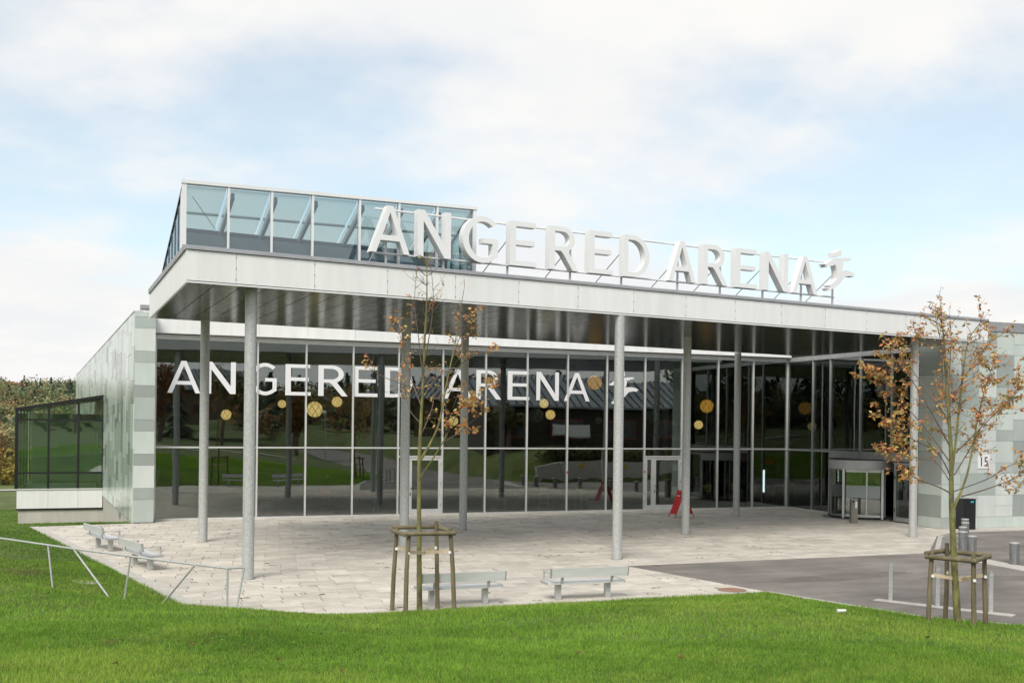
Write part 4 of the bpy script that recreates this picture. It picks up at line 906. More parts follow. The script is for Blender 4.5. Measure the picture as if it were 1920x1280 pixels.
bx('cabinet', 28.5,29.3,3.1,3.8,0,1.75,M['black'],ck); bx('lit_strip', 28.52,28.62,3.085,3.099,.5,1.6,M['screen'],ck); bx('glass_door', 28.66,29.26,3.085,3.099,.2,1.65,M['pane_dark'],ck)
m = MB().tube([(28.9,3.0,2.02),(28.9,3.1,2.02)],.17,20); m.v = [((x-28.9)*2.0+28.9,y,z) for x,y,z in m.v]; m.build('oval_topper', M['neon_dim'] if 'neon_dim' in M else M['red'], ck); bx('topper_stem', 28.85,28.95,3.2,3.3,1.75,2.0,M['black'],ck)
bn = thing('grey_bin', 'grey tapered bin behind the glass below the letter G', 'bin', (4.2,1.0,0)); MB().tube([(4.2,1.0,0),(4.2,1.0,.55)],[.2,.27],16).build('body', M['int_col'], bn); MB().tube([(4.2,1.0,.55),(4.2,1.0,.57)],[.285,.285],16).build('rim', M['alu_dark'], bn)

# ------------------------------------------------------------------ trees
def grow(root_xyz, limbs, sub, leaf_spec, seed, label, barkr, leafcols):
    """limbs: polylines in (u right, h up, w away) metres; twigs sprout from them, leaves cluster on the twigs"""
    rs = random.Random(seed); nr = np.random.default_rng(seed)
    x0, y0, z0 = root_xyz; t = thing('young_tree', label, 'tree', root_xyz, 0, 'staked young trees')
    P = lambda u, h, w: Vector((x0,y0,z0))+RT*u+FW*w+UP*h
    def smooth(pts, n=5):
        out = []
        for i in range(len(pts)-1):
            p0 = pts[max(i-1,0)]; p1 = pts[i]; p2 = pts[i+1]; p3 = pts[min(i+2,len(pts)-1)]
            for k in range(n):
                q = k/n; out.append(.5*((2*p1)+(-p0+p2)*q+(2*p0-5*p1+4*p2-p3)*q*q+(-p0+3*p1-3*p2+p3)*q**3))
        return out+[pts[-1]]
    trunk = MB(); tw = MB(); LV, LF, LC = [], [], []
    def leaf(p, big):
        n = len(LV); l = rs.uniform(.042,.085)*big; w = l*.5
        d = Vector((rs.uniform(-1,1),rs.uniform(-1,1),rs.uniform(-1,.35))).normalized(); s = d.cross(Vector((rs.uniform(-1,1),rs.uniform(-1,1),rs.uniform(-1,1)))).normalized(); nn = d.cross(s)
        for q in (p, p+d*l*.45+s*w*.5+nn*l*.08, p+d*l, p+d*l*.45-s*w*.5+nn*l*.08): LV.append(tuple(q))
        LF.append((n,n+1,n+2,n+3)); c = np.array(leafcols[min(int(rs.random()**1.2*len(leafcols)),len(leafcols)-1)])*rs.uniform(.7,1.25); LC.extend([c]*4)
    def twig(p, d, ln, r, lev, dens, big):
        pts = [p]; dd = d.copy(); n = max(3,int(ln/.09))
        for i in range(n):
            dd = (dd+Vector((rs.uniform(-.22,.22),rs.uniform(-.22,.22),rs.uniform(-.1,.2)))).normalized(); pts.append(pts[-1]+dd*ln/n)
        tw.tube(pts, [max(r*(1-.75*i/n),.0022) for i in range(n+1)], 4, False)
        for i in range(1,n+1):
            if lev > 0 and rs.random() < .5:
                sd = (dd+Vector((rs.uniform(-1,1),rs.uniform(-1,1),rs.uniform(-.2,.9)))).normalized(); twig(pts[i], sd, ln*rs.uniform(.3,.6), r*.6, lev-1, dens, big)
            for q in range(np.random.default_rng(rs.randrange(1<<30)).poisson(dens)): leaf(pts[i]+Vector((rs.uniform(-.03,.03),rs.uniform(-.03,.03),rs.uniform(-.04,.02))), big)
    for li, (pl, r0, r1, tws, dens0, dens1) in enumerate(limbs):
        pts = smooth([P(*q) for q in pl]); n = len(pts)
        (trunk if r0 > .017 else tw).tube(pts, [r0+(r1-r0)*(i/(n-1))**.8 for i in range(n)], 10 if r0 > .02 else 6)
        L_ = sum((pts[i+1]-pts[i]).length for i in range(n-1)); cnt = int(tws*L_)
        for k in range(cnt):
            f = rs.uniform(.22 if li else .42, 1)**.8; i = min(int(f*(n-1)),n-2); base = pts[i]; dr = (pts[i+1]-pts[i]).normalized()
            side = Vector((rs.uniform(-1,1),rs.uniform(-1,1),rs.uniform(-.35,.6))); side = (side-dr*side.dot(dr)).normalized()
            twig(base, (dr*.75+side).normalized(), rs.uniform(*sub)*(1.15-.5*f), .006, 1, dens0+(dens1-dens0)*f, leaf_spec)
        twig(pts[-1], (pts[-1]-pts[-3]).normalized(), sub[1]*.4, .005, 1, dens1, leaf_spec)
    trunk.build('trunk', M['bark'], t, smooth=True); tw.build('branches', M['twig'], t)
    np_mesh('crown', np.array(LV)-np.array([x0,y0,z0]), LF, M['leaf'], t, 'stuff', np.array(LC)); return t
AUT = [(.66,.31,.11),(.60,.25,.09),(.70,.40,.15),(.50,.19,.09),(.64,.47,.17),(.44,.35,.12),(.34,.36,.11)]
# tree by the benches: slim, nearly bare on top
T1 = (4.20,-21.25,gz(4.20,-21.25)-.02)
L1 = [([(0,0,0),(-.03,1.6,.02),(-.04,3.0,0),(.0,4.2,.02),(.04,5.4,0),(.07,6.2,.0),(.05,7.0,.02)], .058,.006, 6, 0.24,0.036),
 ([(-.03,2.95,0),(.30,3.6,.1),(.45,4.4,.15),(.62,5.3,.2),(.78,6.3,.15)], .030,.005, 6.5, 0.7,0.18),
 ([(-.04,2.6,0),(.38,3.25,-.15),(.78,4.0,-.3),(1.05,4.15,-.4),(1.30,4.45,-.45)], .018,.004, 7.5, 1.8,3.06),
 ([(.0,4.35,0),(-.28,4.42,-.1),(-.65,4.55,-.2),(-.98,4.72,-.2)], .014,.004, 5, 0.1,0.63),
 ([(.0,4.0,0),(-.25,4.6,.2),(-.42,5.2,.3),(-.55,5.75,.3)], .015,.004, 6.5, 0.3,1.62),
 ([(.02,4.8,0),(.16,5.5,-.2),(.22,6.1,-.3),(.16,6.75,-.3)], .014,.004, 6.5, 0.5,0.18),
 ([(.01,4.55,0),(-.06,5.3,-.2),(-.14,6.0,-.3),(-.10,6.6,-.35)], .013,.003, 6.5, 0.4,0.09),
 ([(.45,4.4,.15),(.75,4.85,.0),(1.0,5.0,-.1),(1.3,5.15,-.1)], .012,.003, 6.5, 0.8,1.8),
 ([(.5,4.7,.15),(.7,5.4,.4),(.95,5.85,.5)], .011,.003, 6.5, 0.8,2.16),
 ([(-.02,3.45,0),(.2,4.1,.25),(.1,4.7,.4)], .012,.003, 5.5, 0.6,0.54),
 ([(-.03,3.7,0),(-.25,3.95,.1),(-.35,4.3,.2)], .010,.003, 5.5, 0.6,1.26),
 ([(.4,3.3,-.15),(.75,3.55,.05),(1.1,3.85,.1)], .010,.003, 6.5, 1.2,2.88)]
grow(T1, L1, (.18,.5), 1.15, 11, 'slim young tree with a mossy trunk and few orange leaves by the benches', .05, AUT)
# fuller tree by the road
T2 = (13.16,-25.86,gz(13.16,-25.86)-.02)
def q2(*pts): return [((x-1797)/99.0, (1172-y)/99.0, w) for x,y,w in pts]
L2 = [(q2((1797,1172,0),(1788,1040,0),(1783,950,0),(1781,860,0),(1776,780,.02),(1768,690,0),(1764,640,0),(1758,590,0)), .070,.006, 7, 0.765,0.68),
 (q2((1786,965,0),(1815,900,.1),(1832,830,.2),(1850,760,.3),(1868,700,.3)), .027,.005, 8, 1.7,2.04),
 (q2((1783,900,0),(1788,810,-.1),(1792,720,-.2),(1803,655,-.2),(1828,620,-.2)), .026,.005, 8, 1.615,1.275),
 (q2((1783,935,0),(1757,923,-.1),(1705,905,-.3),(1668,885,-.4),(1650,860,-.4)), .016,.004, 7.5, 0.867,2.7455),
 (q2((1800,940,0),(1850,920,-.2),(1890,898,-.3),(1925,855,-.4)), .016,.004, 7.5, 0.578,2.1675),
 (q2((1781,880,0),(1745,825,.1),(1705,775,.2),(1672,735,.2),(1640,712,.2)), .016,.004, 8, 1.0115,2.89),
 (q2((1780,850,0),(1738,790,-.2),(1700,735,-.3),(1672,700,-.3),(1655,675,-.3)), .015,.004, 8, 1.0115,2.89),
 (q2((1777,800,0),(1735,730,.3),(1712,680,.4),(1735,640,.4)), .013,.004, 7, 0.867,1.734),
 (q2((1782,905,0),(1745,860,-.3),(1700,840,-.5),(1655,815,-.6),(1630,790,-.6)), .013,.004, 7.5, 1.0115,2.89),
 (q2((1788,900,0),(1830,850,.3),(1865,800,.5),(1900,770,.6)), .015,.004, 8, 1.156,2.312),
 (q2((1790,860,0),(1835,800,-.3),(1872,755,-.5),(1905,720,-.6)), .014,.004, 8, 1.156,2.1675),
 (q2((1779,770,0),(1820,710,.2),(1860,660,.3),(1885,640,.3)), .012,.004, 7, 0.867,1.445),
 (q2((1775,760,0),(1790,690,.3),(1795,640,.4),(1792,605,.4)), .011,.004, 7, 1.0115,0.7225),
 (q2((1772,720,0),(1752,660,-.2),(1738,620,-.3)), .010,.004, 7, 1.0115,1.0115),
 (q2((1785,915,0),(1805,860,.5),(1810,790,.8),(1820,730,.9)), .012,.004, 8, 1.445,1.8785),
 (q2((1784,920,0),(1770,880,.4),(1740,870,.7),(1715,850,.8)), .011,.004, 7, 1.156,2.312),
 (q2((1788,930,0),(1825,905,-.5),(1850,880,-.8),(1880,870,-.9)), .011,.004, 7, 1.0115,2.312)]
grow(T2, L2, (.2,.6), 1.22, 23, 'fuller young tree with copper leaves by the road kerb', .08, AUT)

def stake_frame(c, offs, h, top_in, label, seed):
    rs = random.Random(seed); zc = gz(*c); t = thing('tree_stakes', label, 'tree stakes', (c[0],c[1],zc), 0, 'stakes round young trees'); C0 = Vector((c[0],c[1],0))
    tops = []
    for i, (u, w) in enumerate(offs):
        b = C0+RT*u+FW*w; tp = C0+RT*u*top_in+FW*w*top_in; zb = gz(b.x,b.y); hh = h+rs.uniform(-.03,.05)+(.12 if i == 3 else 0)
        pts = [Vector((b.x,b.y,zb-.2)), Vector((b.x,b.y,zb))*.5+Vector((tp.x,tp.y,zb+h))*.5+Vector((rs.uniform(-.015,.015),rs.uniform(-.015,.015),0)), Vector((tp.x,tp.y,zc+hh))]
        MB().tube(pts, [.046,.043,.040], 10).build('post', M['wood_stake'], t, smooth=True); tops.append(Vector((tp.x,tp.y,zc+h-.07)))
        MB().tube([Vector((tp.x,tp.y,zc+h-.42))-FW*.05, Vector((tp.x,tp.y,zc+h-.42))-FW*.062], .03, 8).build('washer', M['white'], t)
    for i in range(4):
        a, b = tops[i], tops[(i+1)%4]; d = (b-a).normalized(); o = (a+b)/2-Vector((C0.x,C0.y,a.z)); o = (o-d*o.dot(d)).normalized()*.07
        MB().tube([a+o-d*.09+UP*.02*i, b+o+d*.09+UP*.02*i], .043, 10).build('rail', M['wood_stake'], t, smooth=True)
    for i in range(4):
        p = Vector((tops[i].x,tops[i].y,zc+h-.40)); q = Vector((C0.x,C0.y,zc+h-.47)); d = (q-p).normalized(); e = d.cross(UP)*.05
        MB().bar(p, q+e, .008, .065).build('strap', M['strap'], t)
    m = MB().tube([Vector((C0.x,C0.y,zc+h-.50)),Vector((C0.x,C0.y,zc+h-.43))], .072, 14); m.build('collar', M['strap'], t)
    return t
stake_frame((T1[0]+.02,T1[1]), ((-.60,.28),(-.24,-.55),(.68,-.28),(.30,.55)), 1.62, .84, 'weathered log frame round the slim tree by the benches', 4)
stake_frame((T2[0]+.03,T2[1]), ((-.55,.06),(.05,-.52),(.52,.04),(-.05,.52)), 1.28, .90, 'weathered log frame round the fuller tree by the road kerb', 5)

# ------------------------------------------------------------------ foliage masses
def leaf_cloud(centres, radii, per, size, cols, rs, squash=.8, shell=.55):
    """leaf-sized quads spread through uneven crowns; returns verts, faces, colours"""
    V, C_ = [], []
    for c, r, col in zip(centres, radii, cols):
        n = per if np.isscalar(per) else int(per[0])
        lob = rs.normal(size=(9,3)); lob /= np.linalg.norm(lob,axis=1)[:,None]; lr = rs.uniform(.35,.6,9)
        k = rs.integers(0,9,n); d = rs.normal(size=(n,3)); d /= np.linalg.norm(d,axis=1)[:,None]
        p = lob[k]*.58+d*(lr[k]*rs.uniform(shell,1,n)**.5)[:,None]; p[:,2] *= squash
        nn = d*.8+p/np.maximum(np.linalg.norm(p,axis=1),.05)[:,None]*.5+rs.normal(size=(n,3))*.35; nn /= np.linalg.norm(nn,axis=1)[:,None]      # leaves face outwards from their clump
        p = p*r+np.array(c); s = size*rs.uniform(.6,1.3,n)
        a = np.cross(nn, rs.normal(size=(n,3))); a /= np.linalg.norm(a,axis=1)[:,None]; b = np.cross(nn, a); b /= np.linalg.norm(b,axis=1)[:,None]
        a = a*s[:,None]; b = b*(s*.7)[:,None]
        V.append(np.stack([p-a, p-b, p+a, p+b],1)); cc = np.array(col)[None]*rs.uniform(.75,1.25,(n,1))*(1+rs.normal(0,.06,(n,3))); C_.append(np.repeat(cc[:,None],4,1))
    V = np.concatenate(V).reshape(-1,3); C_ = np.concatenate(C_).reshape(-1,3); F = np.arange(len(V)).reshape(-1,4); return V, F, np.clip(C_,0,1)
FOREST = [(.20,.23,.11),(.25,.26,.12),(.30,.27,.13),(.33,.28,.13),(.15,.20,.11),(.34,.24,.12),(.26,.29,.13),(.14,.19,.11),(.36,.31,.14),(.22,.25,.12),(.30,.20,.11)]
def forest(name, pts, cols, rr, per, size, seed, label, conifer=.12):
    rs = np.random.default_rng(seed); cen, rad, cl = [], [], []; CV, CF, CC = [], [], []
    for (x,y), r in zip(pts, rr):
        z = gz(x,y)
        if rs.random() < conifer:
            h = r*1.75; m = 150; hh = rs.uniform(0,1,m)**1.3; a = rs.uniform(0,6.28,m); q = (1-hh)*r*.6*rs.uniform(.5,1,m)
            base = np.stack([x+np.cos(a)*q, y+np.sin(a)*q, z+.4+hh*h],1); s = size*1.3*rs.uniform(.7,1.2,m)
            out = np.stack([np.cos(a),np.sin(a),-.5*np.ones(m)],1)*s[:,None]; sd = np.stack([-np.sin(a),np.cos(a),0*a],1)*(s*.6)[:,None]
            CV.append(np.stack([base-out,base-sd,base+out,base+sd],1).reshape(-1,3)); CC.append(np.tile(np.array([.075,.10,.07])*rs.uniform(.8,1.4),(m*4,1)))
        else:
            cen.append((x,y,z+r*.75)); rad.append(r); cl.append(np.array(cols[rs.integers(len(cols))])*rs.uniform(.55,1.35))
    V,F,Cc = leaf_cloud(cen, rad, per, size, cl, rs)
    if CV:
        W_ = np.concatenate(CV); V = np.concatenate([V,W_]); Cc = np.concatenate([Cc,np.concatenate(CC)]); F = np.arange(len(V)).reshape(-1,4)
    o = np_mesh(name, V, F, M['foliage'], None, 'stuff', Cc); o['label'] = label; o['category'] = 'forest'; return o
def sector(n, px0, px1, d0, d1, seed, spacing):
    """scatter points in a wedge of the landscape"""
    rs = np.random.default_rng(seed); out = []
    while len(out) < n:
        d = d0+(d1-d0)*rs.random()**.8; px = rs.uniform(px0,px1); u = (px-960)/FPX*d
        p = np.array([CAM.x,CAM.y])+np.array([FW.x,FW.y])*d+np.array([RT.x,RT.y])*u; out.append(tuple(p))
    return out
pts = sector(1500, -420, 330, 262, 580, 3, 0); rs_ = np.random.default_rng(5)
forest('wooded_hillside', pts, FOREST, 2.6+3.4*rs_.random(1500)**1.6, 170, .46, 8, 'distant hillside covered in autumn woodland', .16)
pts = sector(150, -420, 220, 135, 225, 13, 0)
forest('valley_woodland', pts, FOREST[:7], rs_.uniform(2.8,4.6,150), 380, .34, 9, 'woodland filling the valley below the lawn', .06)
def bush(x, y, r, col, label, seed, n=700, size=.14, group='shrubs at the lawn edge'):
    rs = np.random.default_rng(seed); z = gz(x,y); t = thing('shrub', label, 'shrub', (x,y,z), 0, group); m = MB()
    for k in range(6):
        a = rs.uniform(0,6.28); m.tube([(x,y,z-.1),(x+math.cos(a)*r*.3,y+math.sin(a)*r*.3,z+r*.5),(x+math.cos(a)*r*.5,y+math.sin(a)*r*.5,z+r*1.0)],[.05,.035,.015],5)
    m.build('stems', M['twig'], t); V,F,Cc = leaf_cloud([(x,y,z+r*.72)],[r],n,size,[col],rs,.85,.3); np_mesh('foliage', V-np.array([x,y,z]), F, M['foliage'], t, 'stuff', Cc)
for i, (px, d, r, col, lb) in enumerate(((8,88,2.1,(.26,.21,.05),'yellow leaved shrub at the lawn edge left of the annex'),(42,92,1.8,(.20,.19,.05),'yellow green shrub half hidden behind the annex'),(-30,90,2.2,(.2,.12,.04),'russet shrub at the lawn edge farther from the annex'),
        (-2,98,3.0,(.18,.07,.035),'tall reddish shrub behind the yellow ones'),(28,100,3.2,(.09,.10,.04),'tall dark green shrub behind the yellow ones'),(-75,92,2.2,(.14,.13,.04),'olive shrub at the far end of the lawn edge'))):
    p = Vector((CAM.x,CAM.y,0))+FW*d+RT*((px-960)/FPX*d); bush(p.x,p.y,r,col,lb,40+i,900,.15)
pth = [(-60,44),(-16,45.5),(-6.5,47),(-6.5,49),(-16,48),(-60,46.6)]
v = []
for x,y in pth: v.append((x,y,gz(x,y)+.05))
MB().add(v,[(0,1,4,5),(1,2,3,4)]).build('lawn_path', M['path'])['kind'] = 'structure'
# houses with red roofs high on the hillside
for i, (px, d, w, lb) in enumerate(((4,520,9,'red roofed house at the crest of the wooded hill'),(27,505,13,'long white house with red roof among trees on the hill'))):
    p = Vector((CAM.x,CAM.y,0))+FW*d+RT*((px-960)/FPX*d); z = 3.7+(778-700.5)/FPX*d-5.2-(.6 if i else 0); zb = gz(p.x,p.y)
    h = thing('hill_house', lb, 'house', (p.x,p.y,zb), math.radians(-15), 'houses on the hill'); 
    f = lambda m: m
    MB().box(p.x-w/2,p.x+w/2,p.y-4,p.y+4,zb-1,z+1.4).build('wall', M['white_panel'], h)
    m = MB(); m.add([(p.x-w/2-.5,p.y-4.6,z+1.3),(p.x+w/2+.5,p.y-4.6,z+1.3),(p.x+w/2+.5,p.y,z+3.2),(p.x-w/2-.5,p.y,z+3.2),(p.x-w/2-.5,p.y+4.6,z+1.3),(p.x+w/2+.5,p.y+4.6,z+1.3)],[(0,1,2,3),(3,2,5,4),(0,3,4),(1,5,2),(0,4,5,1)]); m.build('roof', M['redroof'], h)
    for k in range(3): MB().box(p.x-w/2+1.2+k*w/3.4,p.x-w/2+2.4+k*w/3.4,p.y-4.06,p.y-4.005,z-.2,z+.9).build('window', M['pane_dark'], h)

# ------------------------------------------------------------------ across the road, behind the viewpoint (seen in the glass)
rw = thing('retaining_wall', 'pale concrete retaining wall with yellow signs across the road', 'wall', (24,-21.1,0))
RWP = [(23.9,-21.3),(25.5,-21.5),(28.5,-22.2),(33,-23.3),(46,-24.6)]
for i in range(4):
    (ax,ay),(bx_,by) = RWP[i],RWP[i+1]; n = max(1,round(math.hypot(bx_-ax,by-ay)/2.4))
    for k in range(n):
        a = Vector((ax+(bx_-ax)*k/n, ay+(by-ay)*k/n,0)); b = Vector((ax+(bx_-ax)*(k+1)/n-.015, ay+(by-ay)*(k+1)/n,0)); h0 = 1.25 if (i or k) else .55
        MB().bar(a+UP*(h0*.7 if i == 0 else .65),b+UP*.65,.25,1.3).build('wall_panel', M['kerb'], rw)
for x, y in ((27.2,-21.78),(30.6,-22.6),(36,-23.5)): bx('yellow_sign', x-.3,x+.3,y+.02,y+.05,.85,1.1,M['yellowsign'],rw)
def house(name, label, cx, cy, rz, L_, Wd, zb, eave, ridge, wallm, framem, nwin):
    h = thing(name, label, 'house', (cx,cy,zb), rz, 'houses across the road'); 
    def T(m): m.v = [(x+cx,y+cy,z) for x,y,z in m.v]; return m
    wl = T(MB().box(-L_/2,L_/2,-Wd/2,Wd/2,zb-.6,eave)).build('wall', wallm, h)
    r = .7; hw = Wd/2+r
    rf = T(MB().hexa([(-L_/2-r,-hw,eave-.1),(L_/2+r,-hw,eave-.1),(L_/2+r,0,ridge-.1),(-L_/2-r,0,ridge-.1)],[(-L_/2-r,-hw,eave+.05),(L_/2+r,-hw,eave+.05),(L_/2+r,0,ridge+.05),(-L_/2-r,0,ridge+.05)])).build('roof', M['roofmetal'], h)
    T(MB().hexa([(-L_/2-r,0.002,ridge-.1),(L_/2+r,.002,ridge-.1),(L_/2+r,hw,eave-.1),(-L_/2-r,hw,eave-.1)],[(-L_/2-r,.002,ridge+.05),(L_/2+r,.002,ridge+.05),(L_/2+r,hw,eave+.05),(-L_/2-r,hw,eave+.05)])).build('roof', M['roofmetal'], h)
    k = -L_/2-r+.3
    while k < L_/2+r:
        T(MB().hexa([(k-.03,.05,ridge+.045),(k+.03,.05,ridge+.045),(k+.03,hw,eave+.045),(k-.03,hw,eave+.045)],[(k-.03,.05,ridge+.13),(k+.03,.05,ridge+.13),(k+.03,hw,eave+.13),(k-.03,hw,eave+.13)])).build('roof_seam', M['dark'], rf); k += .62
    for g in (-1,1):
        m = MB(); x = g*L_/2; m.add([(x,-Wd/2,eave-.02),(x,Wd/2,eave-.02),(x,0,ridge-.12)],[(0,1,2)]); T(m).build('gable', wallm, h)
    for i in range(nwin):
        x = -L_/2+(i+.5)*L_/nwin; w = min(1.1,L_/nwin*.36); z0 = zb+.7; z1 = min(eave-.8,zb+1.9)
        fr = T(MB().box(x-w-.09,x+w+.09,Wd/2+.001,Wd/2+.07,z0-.09,z1+.09)).build('window', framem, h)
        for g in (-1,1): T(MB().box(x+(.04 if g > 0 else -w),x+(w if g > 0 else -.04),Wd/2+.06,Wd/2+.09,z0,z1)).build('pane', M['pane_dark'], fr)
    return h
house('timber_house', 'low dark timber house with red windows and grey seam roof across the road', 36,-33,R(8),24,9,2.05,5.0,7.0,M['brick_dark'],M['redframe'],6)
house('brown_house', 'brown house with grey seam roof farther along the road', 42,-74,R(35),20,10,2.3,6.4,9.2,M['brown_wall'],M['yellow'],4)
house('brown_house', 'brown house with orange trim on the lawn behind the viewpoint', 4,-112,R(-12),24,10,4.2,8.2,11.0,M['brown_wall'],M['redframe'],5)
wb = thing('notice_board', 'plain white notice board fixed on the dark timber house', 'sign', (29.5,-28.6,2.9), R(8)); bx('board', 28.2,30.8,-28.64,-28.58,2.9,3.6,M['white'],wb); bx('frame', 28.12,30.88,-28.70,-28.645,2.82,3.68,M['alu'],wb)
def big_tree(x, y, h, r, col, label, seed):
    rs = np.random.default_rng(seed); z = gz(x,y); t = thing('broadleaf_tree', label, 'tree', (x,y,z), 0, 'trees beyond the road'); m = MB().tube([(x,y,z-.2),(x+.1,y,z+h*.4),(x,y+.1,z+h*.85)],[.22,.15,.05],8)
    for k in range(7):
        a = rs.uniform(0,6.28); b = z+h*rs.uniform(.3,.6); m.tube([(x,y,b),(x+math.cos(a)*r*.7,y+math.sin(a)*r*.7,b+r*.7)],[.08,.02],5)
    m.build('trunk', M['twig'], t); V,F,Cc = leaf_cloud([(x,y,z+h*.66)],[r],900,.22,[col],rs,h*.42/r,.25); np_mesh('crown', V-np.array([x,y,z]), F, M['foliage'], t, 'stuff', Cc)
bt = [(-14,-70,9,3.2,(.10,.12,.03)),(-6,-78,10,3.4,(.16,.09,.03)),(3,-72,8,2.8,(.20,.09,.03)),(10,-80,9,3.0,(.12,.12,.03)),(15.5,-66,7,2.3,(.2,.1,.03)),(31,-58,7,2.6,(.17,.12,.03)),(28.5,-44,5,1.9,(.12,.11,.04)),(24.8,-29,3.4,1.5,(.13,.12,.05)),(-25,-66,10,3.4,(.08,.10,.03)),(-34,-58,9,3.2,(.14,.11,.03)),(52,-50,9,3.2,(.09,.11,.03)),(60,-40,10,3.5,(.12,.11,.03)),(50,-28,7,2.6,(.11,.11,.03)),(-46,-48,10,3.6,(.1,.1,.03)),(-20,-95,11,3.6,(.16,.1,.03)),(22,-104,10,3.4,(.1,.11,.03))]
kinds = ['green','russet','orange','olive','copper','amber','olive','green','dark','brown','green','olive','green','dark','russet','green']
where = ['on the rise left of the mown hill','on the rise beyond the mown hill','beside the road bend','by the far kerb','nearest the road kerb on the hill side','between the two houses','on the bank behind the retaining wall','right at the end of the retaining wall','far out on the hill','at the far side of the hill','behind the timber house','at the back of the timber house garden','beside the retaining wall end','at the outer hedge','behind the brown lawn house','at the road end']
for i, (x,y,h,r,c) in enumerate(bt): big_tree(x,y,h,r,c,'%s leaved tree %s' % (kinds[i], where[i]), 70+i)
pts = [(x,y) for x,y in zip(rs_.uniform(-150,190,1100), -92-150*rs_.random(1100)**1.2) if not (16 < x < 31 and y > -115) and math.hypot(x-4,y+112) > 19 and math.hypot(x-42,y+74) > 17][:900]
forest('rear_woodland', pts, FOREST, rs_.uniform(3.2,5.4,900), 110, .55, 19, 'woodland ridge behind the houses across the road', .3)
pts = [(x,y) for x,y in zip(rs_.uniform(-190,-70,170), rs_.uniform(-120,150,170))]
forest('side_woodland', pts, FOREST, rs_.uniform(3.5,5.5,170), 90, .7, 20, 'woodland beyond the lawn left of the arena', .15)
def street_lamp(x, y, label):
    z = gz(x,y); t = thing('street_lamp', label, 'street lamp', (x,y,z), 0, 'lamps along the road'); MB().tube([(x,y,z-.1),(x,y,z+4.2)],[.06,.04],10).build('pole', M['galv'], t)
    m = MB(); n, mm = 14, 8; vs = [(x+.2*math.sin(math.pi*j/mm)*math.cos(2*math.pi*k/n), y+.2*math.sin(math.pi*j/mm)*math.sin(2*math.pi*k/n), z+4.38+.2*math.cos(math.pi*j/mm)) for j in range(mm+1) for k in range(n)]
    m.add(vs, [(j*n+k, j*n+(k+1)%n, (j+1)*n+(k+1)%n, (j+1)*n+k) for j in range(mm) for k in range(n)]).build('globe', M['white'], t, smooth=True)
for x, y, lb in ((16.2,-34,'globe street lamp on the grass kerb halfway up the road'),(16.8,-56,'globe street lamp at the upper bend of the road'),(23.6,-40,'globe street lamp on the bank across the road'),(-9,-62,'globe street lamp beside the path on the hill')): street_lamp(x,y,lb)
pv = []
for x, y in ((17.5,-50),(10,-52),(-2,-58),(-18,-60),(-40,-52)): pv.append((x,y,gz(x,y)+.07)); pv.append((x+.6,y-2.0,gz(x+.6,y-2)+.07))
MB().add(pv,[(2*i,2*i+2,2*i+3,2*i+1) for i in range(4)]).build('hill_path', M['path'])['kind'] = 'structure'
def hedge(): 
    rs = np.random.default_rng(4); n = 44; f = np.linspace(0,1,n); x = np.interp(f,[0,.3,1],[25,29.5,46]); y = np.interp(f,[0,.3,1],[-22.6,-23.6,-26.0])
    V,F,Cc = leaf_cloud([(a,b,gz(a,b)+.35) for a,b in zip(x,y)],[.75]*n,150,.10,[np.array((.09,.10,.035))*rs.uniform(.7,1.4) for _ in range(n)],rs,.8,.3)
    t = thing('hedge', 'clipped dark hedge on the bank above the retaining wall', 'hedge', (25,-22.6,gz(25,-22.6))); o = np_mesh('foliage', V-np.array(t.location), F, M['foliage'], t, 'stuff', Cc)
hedge()

# ------------------------------------------------------------------ lawn
def lawn_noise(X, Y):
    n = np.zeros_like(X)
    for a, f, p in ((.5,.55,.3),(.35,1.3,1.7),(.25,2.9,4.1),(.2,6.1,2.2),(.22,13.7,.9),(.2,27.,3.3)):
        n += a*np.sin(f*X+1.7*np.sin(f*.7*Y+p))*np.cos(f*Y*1.1+1.3*np.sin(f*.6*X+p*2))
    return n
def blades(name, X, Y, hh, ww, seed, label, dark=1.0):
    rs = np.random.default_rng(seed); n = len(X); Z = ground(X, Y)
    a = rs.uniform(0,6.283,n); lean = rs.uniform(.15,.95,n); h = hh*rs.uniform(.55,1.25,n)*(1+.45*np.clip(lawn_noise(X*1.3+5,Y*1.3),-1,1)); w = ww*rs.uniform(.7,1.3,n)
    b = rs.uniform(0,6.283,n); dx, dy = np.cos(b)*w, np.sin(b)*w; tx, ty = np.cos(a)*h*lean, np.sin(a)*h*lean
    V = np.empty((n,3,3)); V[:,0] = np.stack([X-dx,Y-dy,Z-.006],1); V[:,1] = np.stack([X+dx,Y+dy,Z-.006],1); V[:,2] = np.stack([X+tx,Y+ty,Z+h],1)
    m = np.clip(.5+.55*lawn_noise(X,Y),0,1); yl = np.clip(lawn_noise(X*.6+9,Y*.6+3)*1.3+.15,0,1)
    base = np.array([.155,.31,.034])*(1-m[:,None])+np.array([.325,.545,.07])*m[:,None]; base = base*(1-.6*yl[:,None])+np.array([.44,.56,.10])*.6*yl[:,None]; base *= dark
    worn = np.clip((lawn_noise(X*.8+20,Y*.8-4)-.62)*2.2,0,.75); base = base*(1-worn[:,None])+np.array([.27,.24,.10])*worn[:,None]; dry = rs.random(n) < .05; base[dry] = np.array([.30,.25,.10]); base *= rs.uniform(.5,1.5,(n,1)); C_ = np.repeat(base[:,None],3,1); C_[:,:2] *= .72
    o = np_mesh(name, V.reshape(-1,3), np.arange(n*3).reshape(-1,3), M['grass_blade'], None, 'stuff', C_.reshape(-1,3)); o['label'] = label; o['category'] = 'grass'
